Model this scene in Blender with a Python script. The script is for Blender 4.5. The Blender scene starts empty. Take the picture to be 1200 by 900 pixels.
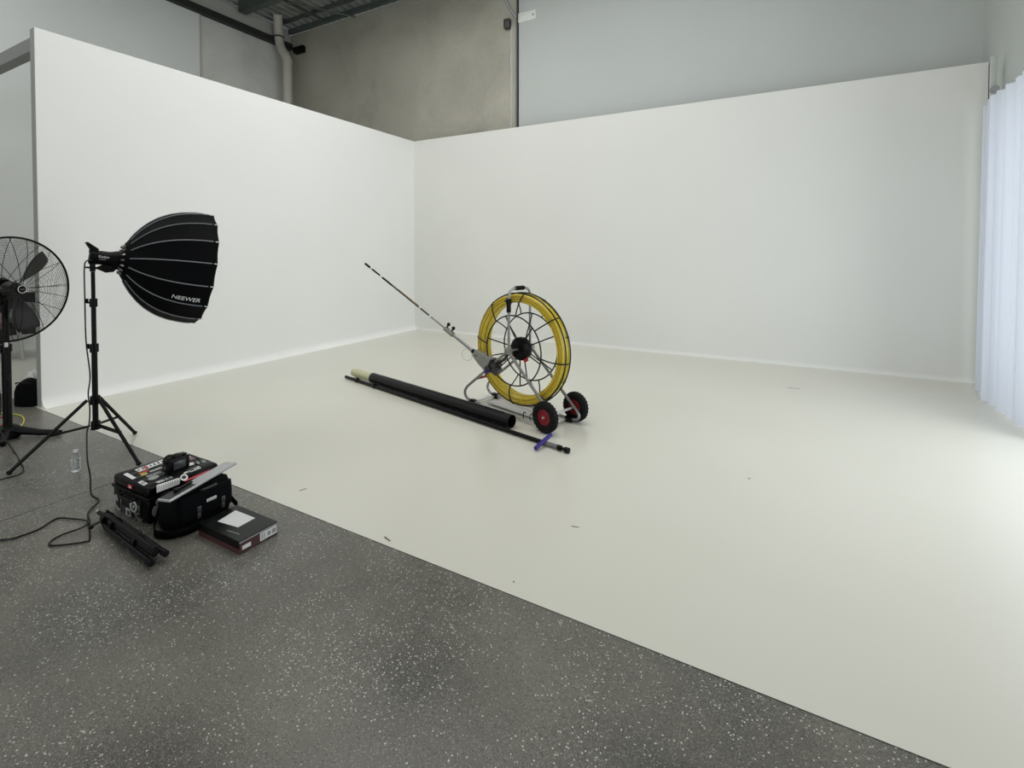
import bpy, bmesh, math, random
from mathutils import Vector, Matrix, Euler
random.seed(7)
PI = math.pi
R = math.radians
sc = bpy.context.scene
col = sc.collection

# ------------------------------------------------------------------ camera
FPX = 573.0
HCAM = 1.5
YAW = R(28.7)          # looking this far to the left of +Y
PITCH = R(1.2)
cam_d = bpy.data.cameras.new('camera')
cam = bpy.data.objects.new('camera', cam_d)
col.objects.link(cam)
cam.location = (0, 0, HCAM)
cam.rotation_euler = Euler((PI/2 - PITCH, 0, YAW), 'XYZ')
cam_d.sensor_width = 36
cam_d.lens = 36*FPX/1200
cam_d.shift_y = -143/1200
cam_d.clip_start = 0.05
cam_d.clip_end = 200
sc.camera = cam

# ------------------------------------------------------------------ look
sc.view_settings.view_transform = 'Standard'
sc.view_settings.look = 'None'
sc.view_settings.gamma = 1
sc.view_settings.use_curve_mapping = False
sc.view_settings.exposure = 0.0

w = bpy.data.worlds.new('sky')
sc.world = w
w.use_nodes = True
bg = w.node_tree.nodes['Background']
bg.inputs[0].default_value = (0.80, 0.90, 1.0, 1)
bg.inputs[1].default_value = 0.3

def area(name, loc, rot, sx, sy, energy, color):
    l = bpy.data.lights.new(name, 'AREA')
    l.shape = 'RECTANGLE'; l.size = sx; l.size_y = sy
    l.energy = energy; l.color = color
    o = bpy.data.objects.new(name, l); col.objects.link(o)
    o.location = loc; o.rotation_euler = rot
    return o
# daylight coming in through the right-hand doorway behind the curtain, its open
# half, and the big roller door behind the photographer
area('daylight_curtain_doorway', (2.45, 6.15, 1.5), (0, R(90), 0), 2.8, 1.5, 15, (0.88, 0.94, 1.0))
area('daylight_open_doorway', (2.45, 4.1, 1.5), (0, R(90), 0), 2.8, 2.4, 80, (0.91, 0.96, 1.0))
area('daylight_roller_door', (-1.0, -5.8, 2.1), (R(90), 0, 0), 3.2, 4.0, 160, (1.0, 0.99, 0.96))
# added overhead fill lamps under the closed deck, no roof lights are built
area('overhead_fill_middle', (-3.0, 1.5, 6.55), (0, 0, 0), 6.0, 3.0, 74, (1.0, 0.995, 0.97))
area('overhead_fill_far', (-3.0, 4.5, 6.55), (0, 0, 0), 6.0, 2.0, 185, (1.0, 0.995, 0.97))
area('overhead_fill_left', (-8.0, 0.0, 6.55), (0, 0, 0), 2.0, 4.0, 80, (1.0, 0.995, 0.97))

# ------------------------------------------------------------------ helpers
FW = Vector((-math.sin(YAW), math.cos(YAW), 0))
RT = Vector((math.cos(YAW), math.sin(YAW), 0))
def cc(X, Z, h=0.0):
    """point X to the right of and Z ahead of the tripod spot, h above the floor"""
    v = FW*Z + RT*X
    return Vector((v.x, v.y, h))
def at(px, py, h=0.0):
    d = Vector(((px-600)/FPX, (py-307)/FPX))
    f = FW*math.cos(PITCH) + Vector((0, 0, -math.sin(PITCH)))
    u = FW*math.sin(PITCH) + Vector((0, 0, math.cos(PITCH)))
    ray = f + RT*d.x - u*d.y
    t = (h-HCAM)/ray.z
    return Vector((0, 0, HCAM)) + ray*t

def lin(c):
    c /= 255.0
    return c/12.92 if c <= 0.04045 else ((c+0.055)/1.055)**2.4
def rgb(r, g, b): return (lin(r), lin(g), lin(b), 1)

def mat(name, c, rough=0.5, metal=0.0, spec=0.5, noise=0.0, nscale=8, bump=0.0, bscale=60, coat=0.0, emit=None):
    m = bpy.data.materials.new(name); m.use_nodes = True
    nt = m.node_tree; b = nt.nodes['Principled BSDF']
    b.inputs['Base Color'].default_value = c
    b.inputs['Roughness'].default_value = rough
    b.inputs['Metallic'].default_value = metal
    b.inputs['Specular IOR Level'].default_value = spec
    b.inputs['Coat Weight'].default_value = coat
    tc = nt.nodes.new('ShaderNodeTexCoord')
    if noise > 0:
        n = nt.nodes.new('ShaderNodeTexNoise'); n.inputs['Scale'].default_value = nscale
        n.inputs['Detail'].default_value = 6
        nt.links.new(tc.outputs['Object'], n.inputs['Vector'])
        mx = nt.nodes.new('ShaderNodeMix'); mx.data_type = 'RGBA'
        mr = nt.nodes.new('ShaderNodeMapRange')
        mr.inputs['From Min'].default_value = 0.3; mr.inputs['From Max'].default_value = 0.7
        nt.links.new(n.outputs['Fac'], mr.inputs['Value'])
        nt.links.new(mr.outputs['Result'], mx.inputs['Factor'])
        mx.inputs[6].default_value = tuple(x*(1-noise) for x in c[:3])+(1,)
        mx.inputs[7].default_value = tuple(min(1, x*(1+noise)) for x in c[:3])+(1,)
        nt.links.new(mx.outputs[2], b.inputs['Base Color'])
    if bump > 0:
        n2 = nt.nodes.new('ShaderNodeTexNoise'); n2.inputs['Scale'].default_value = bscale
        n2.inputs['Detail'].default_value = 4
        nt.links.new(tc.outputs['Object'], n2.inputs['Vector'])
        bp = nt.nodes.new('ShaderNodeBump'); bp.inputs['Strength'].default_value = bump
        bp.inputs['Distance'].default_value = 0.01
        nt.links.new(n2.outputs['Fac'], bp.inputs['Height'])
        nt.links.new(bp.outputs['Normal'], b.inputs['Normal'])
    return m

M = {}
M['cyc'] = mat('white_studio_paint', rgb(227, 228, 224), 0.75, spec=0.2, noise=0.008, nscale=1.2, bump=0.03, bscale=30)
M['cyc_left'] = mat('white_studio_paint_lit_side', rgb(244, 245, 243), 0.75, spec=0.2, noise=0.008, nscale=1.2, bump=0.03, bscale=30)  # same white as the back wall, lightened to carry the stronger light here
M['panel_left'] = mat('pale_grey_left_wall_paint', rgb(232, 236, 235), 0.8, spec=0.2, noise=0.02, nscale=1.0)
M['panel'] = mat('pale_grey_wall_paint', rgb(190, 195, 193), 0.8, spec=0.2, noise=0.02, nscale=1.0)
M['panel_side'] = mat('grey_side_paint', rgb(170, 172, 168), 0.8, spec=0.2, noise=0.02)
M['black'] = mat('black_plastic', rgb(5, 5, 6), 0.38, spec=0.18)
M['black_matte'] = mat('matte_black_metal', rgb(6, 6, 7), 0.45, spec=0.18)
M['black_fabric'] = mat('black_fabric', rgb(5, 6, 9), 0.8, spec=0.12, bump=0.3, bscale=180)
M['soft_fabric'] = mat('softbox_black_cloth', rgb(3, 4, 7), 0.7, spec=0.1, bump=0.15, bscale=120)
M['seam'] = mat('grey_seam_tape', rgb(120, 124, 128), 0.5)
M['rubber'] = mat('tyre_rubber', rgb(13, 14, 14), 0.7, spec=0.2, bump=0.3, bscale=90)
M['red'] = mat('red_wheel_hub', rgb(135, 14, 28), 0.45)
M['redtape'] = mat('faded_red_tape', rgb(176, 92, 98), 0.5)
M['steel'] = mat('brushed_steel_tube', rgb(150, 150, 150), 0.35, metal=0.75, noise=0.1, nscale=20)
M['alu'] = mat('bright_aluminium', rgb(205, 205, 205), 0.38, metal=0.6)
M['greymetal'] = mat('grey_cast_metal', rgb(142, 142, 136), 0.5, metal=0.2, noise=0.08, nscale=30)
M['darkmetal'] = mat('dark_grey_metal', rgb(70, 70, 70), 0.45, metal=0.5)
M['rack'] = mat('black_coated_wire', rgb(8, 8, 10), 0.45, spec=0.3)
M['yellow'] = mat('yellow_fibreglass_rod', rgb(222, 202, 66), 0.35, noise=0.1, nscale=30, coat=0.2)
M['yellow_dull'] = mat('dull_yellow_rod', rgb(188, 150, 46), 0.4, noise=0.2, nscale=40)  # darker, browner yellow than the main rod
M['cream'] = mat('cream_plastic_pipe', rgb(196, 196, 160), 0.45)
M['pipe_black'] = mat('black_hdpe_pipe', rgb(12, 14, 14), 0.42, spec=0.25, noise=0.1, nscale=20)
M['blue'] = mat('blue_violet_handle', rgb(44, 32, 120), 0.4)
M['silver'] = mat('silver_laptop_aluminium', rgb(176, 178, 180), 0.35, metal=0.4)
M['white'] = mat('white_print', rgb(225, 227, 226), 0.5)
M['paper'] = mat('white_paper', rgb(214, 215, 216), 0.7)
M['greyprint'] = mat('grey_print', rgb(150, 154, 154), 0.5)
M['redprint'] = mat('red_print', rgb(178, 30, 48), 0.45)
M['yelprint'] = mat('yellow_green_print', rgb(170, 172, 84), 0.5)
M['inkprint'] = mat('dark_print', rgb(34, 36, 40), 0.5)
M['boxgreen'] = mat('dark_green_black_card', rgb(10, 15, 13), 0.3, spec=0.25, noise=0.1, nscale=6)
M['boxred'] = mat('maroon_card', rgb(72, 40, 40), 0.4, noise=0.1, nscale=8)
M['pvc'] = mat('white_pvc_pipe', rgb(196, 194, 184), 0.45, noise=0.05, nscale=5)
M['gutter'] = mat('dark_steel_edge_beam', rgb(44, 47, 46), 0.6)
M['beam'] = mat('grey_green_painted_steel', rgb(84, 92, 88), 0.5, noise=0.1, nscale=3)
M['track'] = mat('galvanised_track', rgb(140, 142, 140), 0.5, metal=0.3)
M['joint'] = mat('pale_joint_sealant', rgb(190, 190, 184), 0.7)
M['darkjoint'] = mat('dark_joint', rgb(60, 62, 60), 0.8)
M['screen'] = mat('camera_screen_glass', rgb(62, 66, 68), 0.25)
M['wood'] = mat('dark_splinter', rgb(120, 106, 90), 0.7)
M['chair'] = mat('black_chair_upholstery', rgb(26, 26, 28), 0.7, bump=0.2)
M['jacket'] = mat('grey_jacket_cloth', rgb(112, 116, 116), 0.9, bump=0.4, bscale=30, noise=0.25, nscale=14)
M['pink'] = mat('dusty_pink_cloth', rgb(158, 130, 134), 0.9, bump=0.3, bscale=30)
M['redcable'] = mat('orange_red_cable', rgb(168, 84, 66), 0.5)
M['yelcable'] = mat('lime_yellow_cable', rgb(186, 184, 66), 0.5)

def glass_mat():
    m = mat('clear_bottle_plastic', (0.93, 0.97, 1, 1), 0.08)
    b = m.node_tree.nodes['Principled BSDF']
    b.inputs['Transmission Weight'].default_value = 0.95
    b.inputs['IOR'].default_value = 1.3
    return m
M['bottle'] = glass_mat()

def concrete_mat(name, base, dark, light):
    m = bpy.data.materials.new(name); m.use_nodes = True
    nt = m.node_tree; N = nt.nodes; L = nt.links; b = N['Principled BSDF']
    b.inputs['Roughness'].default_value = 0.85; b.inputs['Specular IOR Level'].default_value = 0.2
    tc = N.new('ShaderNodeTexCoord')
    n = N.new('ShaderNodeTexNoise'); n.inputs['Scale'].default_value = 0.9; n.inputs['Detail'].default_value = 8
    n.inputs['Roughness'].default_value = 0.55; n.inputs['Distortion'].default_value = 0.7
    L.new(tc.outputs['Object'], n.inputs['Vector'])
    cr = N.new('ShaderNodeValToRGB'); e = cr.color_ramp.elements
    e[0].position = 0.3; e[0].color = dark; e[1].position = 0.72; e[1].color = light
    x = e.new(0.5); x.color = base
    L.new(n.outputs['Fac'], cr.inputs['Fac'])
    n2 = N.new('ShaderNodeTexNoise'); n2.inputs['Scale'].default_value = 14; n2.inputs['Detail'].default_value = 5
    L.new(tc.outputs['Object'], n2.inputs['Vector'])
    mx = N.new('ShaderNodeMix'); mx.data_type = 'RGBA'; mx.blend_type = 'OVERLAY'; mx.inputs['Factor'].default_value = 0.12
    L.new(cr.outputs['Color'], mx.inputs[6]); L.new(n2.outputs['Color'], mx.inputs[7])
    hs = N.new('ShaderNodeHueSaturation'); hs.inputs['Saturation'].default_value = 0.7
    L.new(mx.outputs[2], hs.inputs['Color'])
    L.new(hs.outputs['Color'], b.inputs['Base Color'])
    bp = N.new('ShaderNodeBump'); bp.inputs['Strength'].default_value = 0.2; bp.inputs['Distance'].default_value = 0.01
    L.new(n2.outputs['Fac'], bp.inputs['Height']); L.new(bp.outputs['Normal'], b.inputs['Normal'])
    return m
M['concrete'] = concrete_mat('raw_tilt_panel_concrete', rgb(172, 169, 152), rgb(160, 157, 142), rgb(182, 179, 163))
M['concrete_left'] = concrete_mat('smooth_grey_concrete', rgb(216, 218, 212), rgb(200, 202, 197), rgb(228, 230, 224))

def painted_floor():
    m = bpy.data.materials.new('glossy_white_floor_paint'); m.use_nodes = True
    nt = m.node_tree; N = nt.nodes; L = nt.links; b = N['Principled BSDF']
    b.inputs['Specular IOR Level'].default_value = 0.45
    tc = N.new('ShaderNodeTexCoord')
    n = N.new('ShaderNodeTexNoise'); n.inputs['Scale'].default_value = 0.45; n.inputs['Detail'].default_value = 2
    L.new(tc.outputs['Object'], n.inputs['Vector'])
    cr = N.new('ShaderNodeValToRGB'); e = cr.color_ramp.elements
    e[0].position = 0.2; e[0].color = rgb(212, 210, 198); e[1].position = 0.8; e[1].color = rgb(218, 217, 208)
    L.new(n.outputs['Fac'], cr.inputs['Fac'])
    L.new(cr.outputs['Color'], b.inputs['Base Color'])
    rr = N.new('ShaderNodeMapRange'); rr.inputs['To Min'].default_value = 0.16; rr.inputs['To Max'].default_value = 0.30
    rr.inputs['From Min'].default_value = 0.15; rr.inputs['From Max'].default_value = 0.85
    L.new(n.outputs['Fac'], rr.inputs['Value']); L.new(rr.outputs['Result'], b.inputs['Roughness'])
    n3 = N.new('ShaderNodeTexNoise'); n3.inputs['Scale'].default_value = 2.2
    L.new(tc.outputs['Object'], n3.inputs['Vector'])
    bp = N.new('ShaderNodeBump'); bp.inputs['Strength'].default_value = 0.06; bp.inputs['Distance'].default_value = 0.02
    L.new(n3.outputs['Fac'], bp.inputs['Height']); L.new(bp.outputs['Normal'], b.inputs['Normal'])
    return m
M['floor_white'] = painted_floor()

def terrazzo():
    m = bpy.data.materials.new('ground_polished_concrete'); m.use_nodes = True
    nt = m.node_tree; N = nt.nodes; L = nt.links; b = N['Principled BSDF']
    b.inputs['Specular IOR Level'].default_value = 0.45
    tc = N.new('ShaderNodeTexCoord')
    n = N.new('ShaderNodeTexNoise'); n.inputs['Scale'].default_value = 1.6; n.inputs['Detail'].default_value = 7
    L.new(tc.outputs['Object'], n.inputs['Vector'])
    cr = N.new('ShaderNodeValToRGB'); e = cr.color_ramp.elements
    e[0].position = 0.32; e[0].color = rgb(82, 81, 76); e[1].position = 0.68; e[1].color = rgb(112, 109, 101)
    L.new(n.outputs['Fac'], cr.inputs['Fac'])
    prev = cr.outputs['Color']
    dn = N.new('ShaderNodeTexNoise'); dn.inputs['Scale'].default_value = 2.3; dn.inputs['Detail'].default_value = 4
    dv = N.new('ShaderNodeVectorMath'); dv.operation = 'ADD'; dv.inputs[1].default_value = (7, 3, 1)
    L.new(tc.outputs['Object'], dv.inputs[0]); L.new(dv.outputs[0], dn.inputs['Vector'])
    for scale, thr, colr, k in ((190, 0.76, rgb(150, 149, 140), 0.8), (340, 0.66, rgb(142, 141, 134), 0.8), (150, 0.74, rgb(58, 57, 54), 0.6), (145, 0.93, rgb(200, 200, 194), 1.0)):
        v = N.new('ShaderNodeTexVoronoi'); v.inputs['Scale'].default_value = scale
        L.new(tc.outputs['Object'], v.inputs['Vector'])
        sp = N.new('ShaderNodeSeparateColor'); L.new(v.outputs['Color'], sp.inputs[0])
        # density varies over the slab
        a = N.new('ShaderNodeMath'); a.operation = 'MULTIPLY_ADD'; a.inputs[1].default_value = 0.4; a.inputs[2].default_value = -0.2
        L.new(dn.outputs['Fac'], a.inputs[0])
        s = N.new('ShaderNodeMath'); s.operation = 'ADD'
        L.new(sp.outputs[0], s.inputs[0]); L.new(a.outputs[0], s.inputs[1])
        g = N.new('ShaderNodeMath'); g.operation = 'GREATER_THAN'; g.inputs[1].default_value = thr
        L.new(s.outputs[0], g.inputs[0])
        d = N.new('ShaderNodeMath'); d.operation = 'LESS_THAN'; d.inputs[1].default_value = 0.42
        L.new(v.outputs['Distance'], d.inputs[0])
        mu = N.new('ShaderNodeMath'); mu.operation = 'MULTIPLY'; L.new(g.outputs[0], mu.inputs[0]); L.new(d.outputs[0], mu.inputs[1])
        mk = N.new('ShaderNodeMath'); mk.operation = 'MULTIPLY'; mk.inputs[1].default_value = k; L.new(mu.outputs[0], mk.inputs[0])
        mx = N.new('ShaderNodeMix'); mx.data_type = 'RGBA'; mx.inputs[7].default_value = colr
        L.new(mk.outputs[0], mx.inputs['Factor']); L.new(prev, mx.inputs[6]); prev = mx.outputs[2]
    L.new(prev, b.inputs['Base Color'])
    rr = N.new('ShaderNodeMapRange'); rr.inputs['To Min'].default_value = 0.2; rr.inputs['To Max'].default_value = 0.42
    rr.inputs['From Min'].default_value = 0.3; rr.inputs['From Max'].default_value = 0.7
    L.new(n.outputs['Fac'], rr.inputs['Value']); L.new(rr.outputs['Result'], b.inputs['Roughness'])
    return m
M['terrazzo'] = terrazzo()

def curtain_mat():
    m = bpy.data.materials.new('sheer_white_curtain_cloth'); m.use_nodes = True
    nt = m.node_tree; N = nt.nodes; L = nt.links
    out = N['Material Output']; N.remove(N['Principled BSDF'])
    d = N.new('ShaderNodeBsdfDiffuse'); d.inputs[0].default_value = (0.82, 0.84, 0.88, 1)
    t = N.new('ShaderNodeBsdfTranslucent'); t.inputs[0].default_value = (0.84, 0.88, 0.95, 1)
    mx = N.new('ShaderNodeMixShader'); mx.inputs[0].default_value = 0.5
    L.new(d.outputs[0], mx.inputs[1]); L.new(t.outputs[0], mx.inputs[2]); L.new(mx.outputs[0], out.inputs[0])
    return m
M['curtain'] = curtain_mat()

def deck_mat():
    m = mat('galvanised_roof_deck', rgb(176, 178, 172), 0.4, metal=0.3, noise=0.25, nscale=3)
    return m
M['deck'] = deck_mat()

class MB:
    def __init__(s): s.bm = bmesh.new()
    def _new(s, vs, T):
        if T is not None:
            for v in vs: v.co = T @ v.co
    def box(s, c, d, rot=None, bev=0.0, seg=2, T=None):
        r = bmesh.ops.create_cube(s.bm, size=1.0)
        vs = r['verts']
        mm = Matrix.Translation(Vector(c)) @ (rot.to_4x4() if rot is not None else Matrix.Identity(4)) @ Matrix.Diagonal((d[0], d[1], d[2], 1))
        for v in vs: v.co = mm @ v.co
        if bev > 0:
            es = list({e for v in vs for e in v.link_edges})
            rr = bmesh.ops.bevel(s.bm, geom=es, offset=bev, segments=seg, affect='EDGES', profile=0.5)
            vs = list({v for f in rr['faces'] for v in f.verts} | {v for v in vs if v.is_valid})
        s._new(vs, T)
        return s
    def prism(s, poly, z0, z1, T=None):
        a = [s.bm.verts.new((p[0], p[1], z0)) for p in poly]
        b = [s.bm.verts.new((p[0], p[1], z1)) for p in poly]
        n = len(poly)
        s.bm.faces.new(list(reversed(a))); s.bm.faces.new(b)
        for i in range(n): s.bm.faces.new((a[i], a[(i+1) % n], b[(i+1) % n], b[i]))
        s._new(a+b, T)
        return s
    def tube(s, pts, r, seg=8, closed=False, cap=True, T=None):
        pts = [Vector(p) for p in pts]; n = len(pts)
        rs = r if isinstance(r, (list, tuple)) else [r]*n
        tang = []
        for i in range(n):
            if closed: t = pts[(i+1) % n]-pts[i-1]
            else: t = pts[min(i+1, n-1)]-pts[max(i-1, 0)]
            tang.append(t.normalized() if t.length > 1e-9 else Vector((0, 0, 1)))
        up = Vector((0, 0, 1)) if abs(tang[0].z) < 0.9 else Vector((1, 0, 0))
        nrm = (up - tang[0]*up.dot(tang[0])).normalized()
        rings = []
        for i in range(n):
            nrm = (nrm - tang[i]*nrm.dot(tang[i]))
            nrm = nrm.normalized() if nrm.length > 1e-6 else tang[i].orthogonal().normalized()
            bn = tang[i].cross(nrm)
            rings.append([s.bm.verts.new(pts[i] + (nrm*math.cos(2*PI*k/seg)+bn*math.sin(2*PI*k/seg))*rs[i]) for k in range(seg)])
        m = n if closed else n-1
        for i in range(m):
            a = rings[i]; b = rings[(i+1) % n]
            off = 0
            if closed and i == n-1:
                off = min(range(seg), key=lambda o: sum((a[k].co-b[(k+o) % seg].co).length for k in range(seg)))
            for k in range(seg):
                s.bm.faces.new((a[k], a[(k+1) % seg], b[(k+1+off) % seg], b[(k+off) % seg]))
        if cap and not closed:
            s.bm.faces.new(list(reversed(rings[0]))); s.bm.faces.new(rings[-1])
        s._new([v for q in rings for v in q], T)
        return s
    def cyl(s, p0, p1, r0, r1=None, seg=20, T=None):
        return s.tube([p0, p1], [r0, r0 if r1 is None else r1], seg, T=T)
    def ring(s, c, axis, rad, r, n=64, seg=6, wob=0.0, T=None):
        ax = Vector(axis).normalized(); u = ax.orthogonal().normalized(); v = ax.cross(u); c = Vector(c)
        pts = []
        for i in range(n):
            a = 2*PI*i/n
            k = 1 + wob*math.sin(3*a+rad*50)
            pts.append(c + (u*math.cos(a)+v*math.sin(a))*rad*k)
        return s.tube(pts, r, seg, closed=True, T=T)
    def lathe(s, prof, seg=32, T=None, close=False):
        """prof: (radius, height) along local z"""
        rings = []
        for (rr, z) in prof:
            if rr < 1e-6: rings.append([s.bm.verts.new((0, 0, z))])
            else: rings.append([s.bm.verts.new((rr*math.cos(2*PI*k/seg), rr*math.sin(2*PI*k/seg), z)) for k in range(seg)])
        prs = list(zip(rings, rings[1:]))
        if close: prs.append((rings[-1], rings[0]))
        for a, b in prs:
            for k in range(seg):
                k2 = (k+1) % seg
                if len(a) == 1 and len(b) == 1: continue
                if len(a) == 1: s.bm.faces.new((a[0], b[k2], b[k]))
                elif len(b) == 1: s.bm.faces.new((a[k], a[k2], b[0]))
                else: s.bm.faces.new((a[k], a[k2], b[k2], b[k]))
        s._new([v for q in rings for v in q], T)
        return s
    def grid(s, f, nu, nv, T=None):
        vs = [[s.bm.verts.new(f(i/nu, j/nv)) for j in range(nv+1)] for i in range(nu+1)]
        for i in range(nu):
            for j in range(nv):
                s.bm.faces.new((vs[i][j], vs[i+1][j], vs[i+1][j+1], vs[i][j+1]))
        s._new([v for q in vs for v in q], T)
        return s
    def blob(s, c, d, amp=0.1, seed=0, sub=3, flat=None, T=None):
        r = bmesh.ops.create_icosphere(s.bm, subdivisions=sub, radius=1)
        rnd = random.Random(seed); ph = [rnd.uniform(0, 6) for _ in range(6)]
        for v in r['verts']:
            p = v.co.copy()
            k = 1 + amp*(math.sin(p.x*4+ph[0])*math.sin(p.y*5+ph[1]) + 0.6*math.sin(p.z*7+ph[2]+p.x*3) + 0.4*math.sin(p.y*11+ph[3]+p.z*5))
            q = Vector((p.x*d[0]*k, p.y*d[1]*k, p.z*d[2]*k)) + Vector(c)
            if flat is not None and q.z < flat: q.z = flat
            v.co = q
        s._new(r['verts'], T)
        return s
    def build(s, name, m, parent=None, world=False, sharp=0.6, smooth=True, label=None):
        bm = s.bm
        bmesh.ops.recalc_face_normals(bm, faces=bm.faces[:])
        if world and parent is not None:
            P = chain(parent).inverted()
            for v in bm.verts: v.co = P @ v.co
        for f in bm.faces: f.smooth = smooth
        for e in bm.edges:
            if len(e.link_faces) == 2 and e.calc_face_angle(0) > sharp: e.smooth = False
        me = bpy.data.meshes.new(name); bm.to_mesh(me); bm.free()
        o = bpy.data.objects.new(name, me); col.objects.link(o)
        me.materials.append(m)
        if parent is not None: o.parent = parent
        if label: o['label'] = label
        return o

def chain(o):
    m = Matrix.LocRotScale(o.location, o.rotation_euler, o.scale)
    return chain(o.parent) @ m if o.parent else m
def tag(o, label, cat, group=None, kind=None):
    o['label'] = label; o['category'] = cat
    if group: o['group'] = group
    if kind: o['kind'] = kind
    return o
def thing(name, label, cat, loc=(0, 0, 0), rz=0.0, group=None, rot=None):
    o = bpy.data.objects.new(name, None); col.objects.link(o)
    o.empty_display_size = 0.1
    o.location = loc; o.rotation_euler = rot if rot is not None else (0, 0, rz)
    return tag(o, label, cat, group)
def struct(name, mb, m, label=None, parent=None, **k):
    o = mb.build(name, m, parent, **k)
    if parent is None: o['kind'] = 'structure'
    if label: o['label'] = label
    return o
def spline(pts, n=6, closed=False):
    P = [Vector(p) for p in pts]; out = []
    N = len(P)
    rng = N if closed else N-1
    for i in range(rng):
        p0 = P[i-1] if (closed or i > 0) else P[0]
        p1 = P[i]; p2 = P[(i+1) % N]
        p3 = P[(i+2) % N] if (closed or i+2 < N) else P[-1]
        for k in range(n):
            t = k/n
            out.append(0.5*((2*p1)+(p2-p0)*t+(2*p0-5*p1+4*p2-p3)*t*t+(-p0+3*p1-3*p2+p3)*t**3))
    if not closed: out.append(P[-1])
    return out
def fillet(pts, rad, n=6, closed=False):
    P = [Vector(p) for p in pts]; out = []; N = len(P)
    for i in range(N):
        if not closed and i in (0, N-1): out.append(P[i]); continue
        a = P[i-1]; b = P[i]; c = P[(i+1) % N]
        r = min(rad, (a-b).length*0.48, (c-b).length*0.48)
        s_ = b+(a-b).normalized()*r; e_ = b+(c-b).normalized()*r
        for k in range(n+1):
            t = k/n
            out.append(s_*(1-t)**2 + b*2*t*(1-t) + e_*t*t)
    return out
def align(p, zdir, xdir=None):
    z = Vector(zdir).normalized()
    x = Vector(xdir) if xdir is not None else z.orthogonal()
    x = (x - z*x.dot(z)).normalized(); y = z.cross(x)
    m = Matrix((x, y, z)).transposed().to_4x4(); m.translation = Vector(p)
    return m
def text_bm(body, size, shear=0.0):
    c = bpy.data.curves.new('letters', 'FONT'); c.body = body; c.size = size; c.align_x = 'CENTER'; c.align_y = 'CENTER'
    c.shear = shear; c.offset = size*0.004; c.extrude = 0.0
    o = bpy.data.objects.new('letters', c); col.objects.link(o)
    bpy.context.view_layer.update()
    dg = bpy.context.evaluated_depsgraph_get()
    me = bpy.data.meshes.new_from_object(o.evaluated_get(dg))
    b = MB(); b.bm.from_mesh(me)
    bpy.data.objects.remove(o); bpy.data.curves.remove(c); bpy.data.meshes.remove(me)
    return b

# ------------------------------------------------------------------ room shell
XL = -6.22        # face of the white left wall
YB = 7.42         # face of the white back wall
HW = 3.63         # their height
XR = 2.05         # side wall on the right
XO = -10.15       # outer wall on the far left
YO = 7.66         # outer wall at the back
YE = 1.90         # near end of the painted floor
HR = 6.72         # roof
CV = 0.10         # cove radius

def coved(length, thick, h, cv, T):
    """wall profile (x: 0 = face, negative behind) swept along +y"""
    prof = [(-thick, 0), (cv, 0)]
    for k in range(0, 9):
        a = k/8*PI/2
        prof.append((cv-cv*math.sin(a), 0.002+cv-cv*math.cos(a)))
    prof += [(0, h), (-thick, h)]
    b = MB()
    vs0 = [b.bm.verts.new((x, 0, z)) for x, z in prof]
    vs1 = [b.bm.verts.new((x, length, z)) for x, z in prof]
    n = len(prof)
    for i in range(n): b.bm.faces.new((vs0[i], vs0[(i+1) % n], vs1[(i+1) % n], vs1[i]))
    b.bm.faces.new(list(reversed(vs0))); b.bm.faces.new(vs1)
    b._new(vs0+vs1, T)
    return b
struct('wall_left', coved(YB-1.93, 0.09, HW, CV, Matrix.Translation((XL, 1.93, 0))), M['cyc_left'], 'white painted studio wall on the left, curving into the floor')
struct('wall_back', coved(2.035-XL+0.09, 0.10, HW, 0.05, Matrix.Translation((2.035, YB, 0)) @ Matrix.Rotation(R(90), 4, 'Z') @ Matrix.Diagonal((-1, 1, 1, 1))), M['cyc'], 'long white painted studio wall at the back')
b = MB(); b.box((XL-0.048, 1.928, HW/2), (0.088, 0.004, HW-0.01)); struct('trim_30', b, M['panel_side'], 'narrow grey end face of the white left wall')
# floors
def edge_y(x): return 1.905 - 0.011*(x+6.2)
b = MB(); b.prism([(XO, edge_y(XO)), (XR, edge_y(XR)), (XR, YO), (XO, YO)], -0.1, 0.0)
struct('floor', b, M['floor_white'], 'glossy white painted floor of the studio')
b = MB(); b.prism([(XO, -6.2), (XR+3, -6.2), (XR+3, edge_y(XR)), (XR, edge_y(XR)), (XO, edge_y(XO))], -0.1, -0.001)
struct('floor_concrete', b, M['terrazzo'], 'ground grey concrete floor with pale stone specks')
b = MB()
for k in range(2):
    b.box((-3.79-0.0*k, -2.15, -0.0006), (0.004, 8.1, 0.001))
    break
struct('trim_1', b, M['darkjoint'], 'thin saw cut running across the grey concrete floor')
b = MB(); b.prism([(-6.05, edge_y(-6.05)-0.003), (XR, edge_y(XR)-0.003), (XR, edge_y(XR)), (-6.05, edge_y(-6.05))], -0.003, 0.0002)
struct('trim_2', b, M['darkjoint'], 'dark edge line between grey concrete and white floor')

# outer left wall
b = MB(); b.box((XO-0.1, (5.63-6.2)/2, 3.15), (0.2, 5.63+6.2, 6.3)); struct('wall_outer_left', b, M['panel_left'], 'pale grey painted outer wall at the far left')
b = MB(); b.box((XO-0.12, (5.63+YO)/2+0.1, 3.15), (0.2, YO-5.63+0.2, 6.3)); struct('wall_outer_left_concrete', b, M['concrete_left'], 'bare concrete panel of the outer left wall')
b = MB(); b.box((XO-0.01, 5.63, 3.16), (0.04, 0.03, 6.3)); struct('trim_3', b, M['joint'], 'pale vertical strip at the edge of the grey painted wall')
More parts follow.
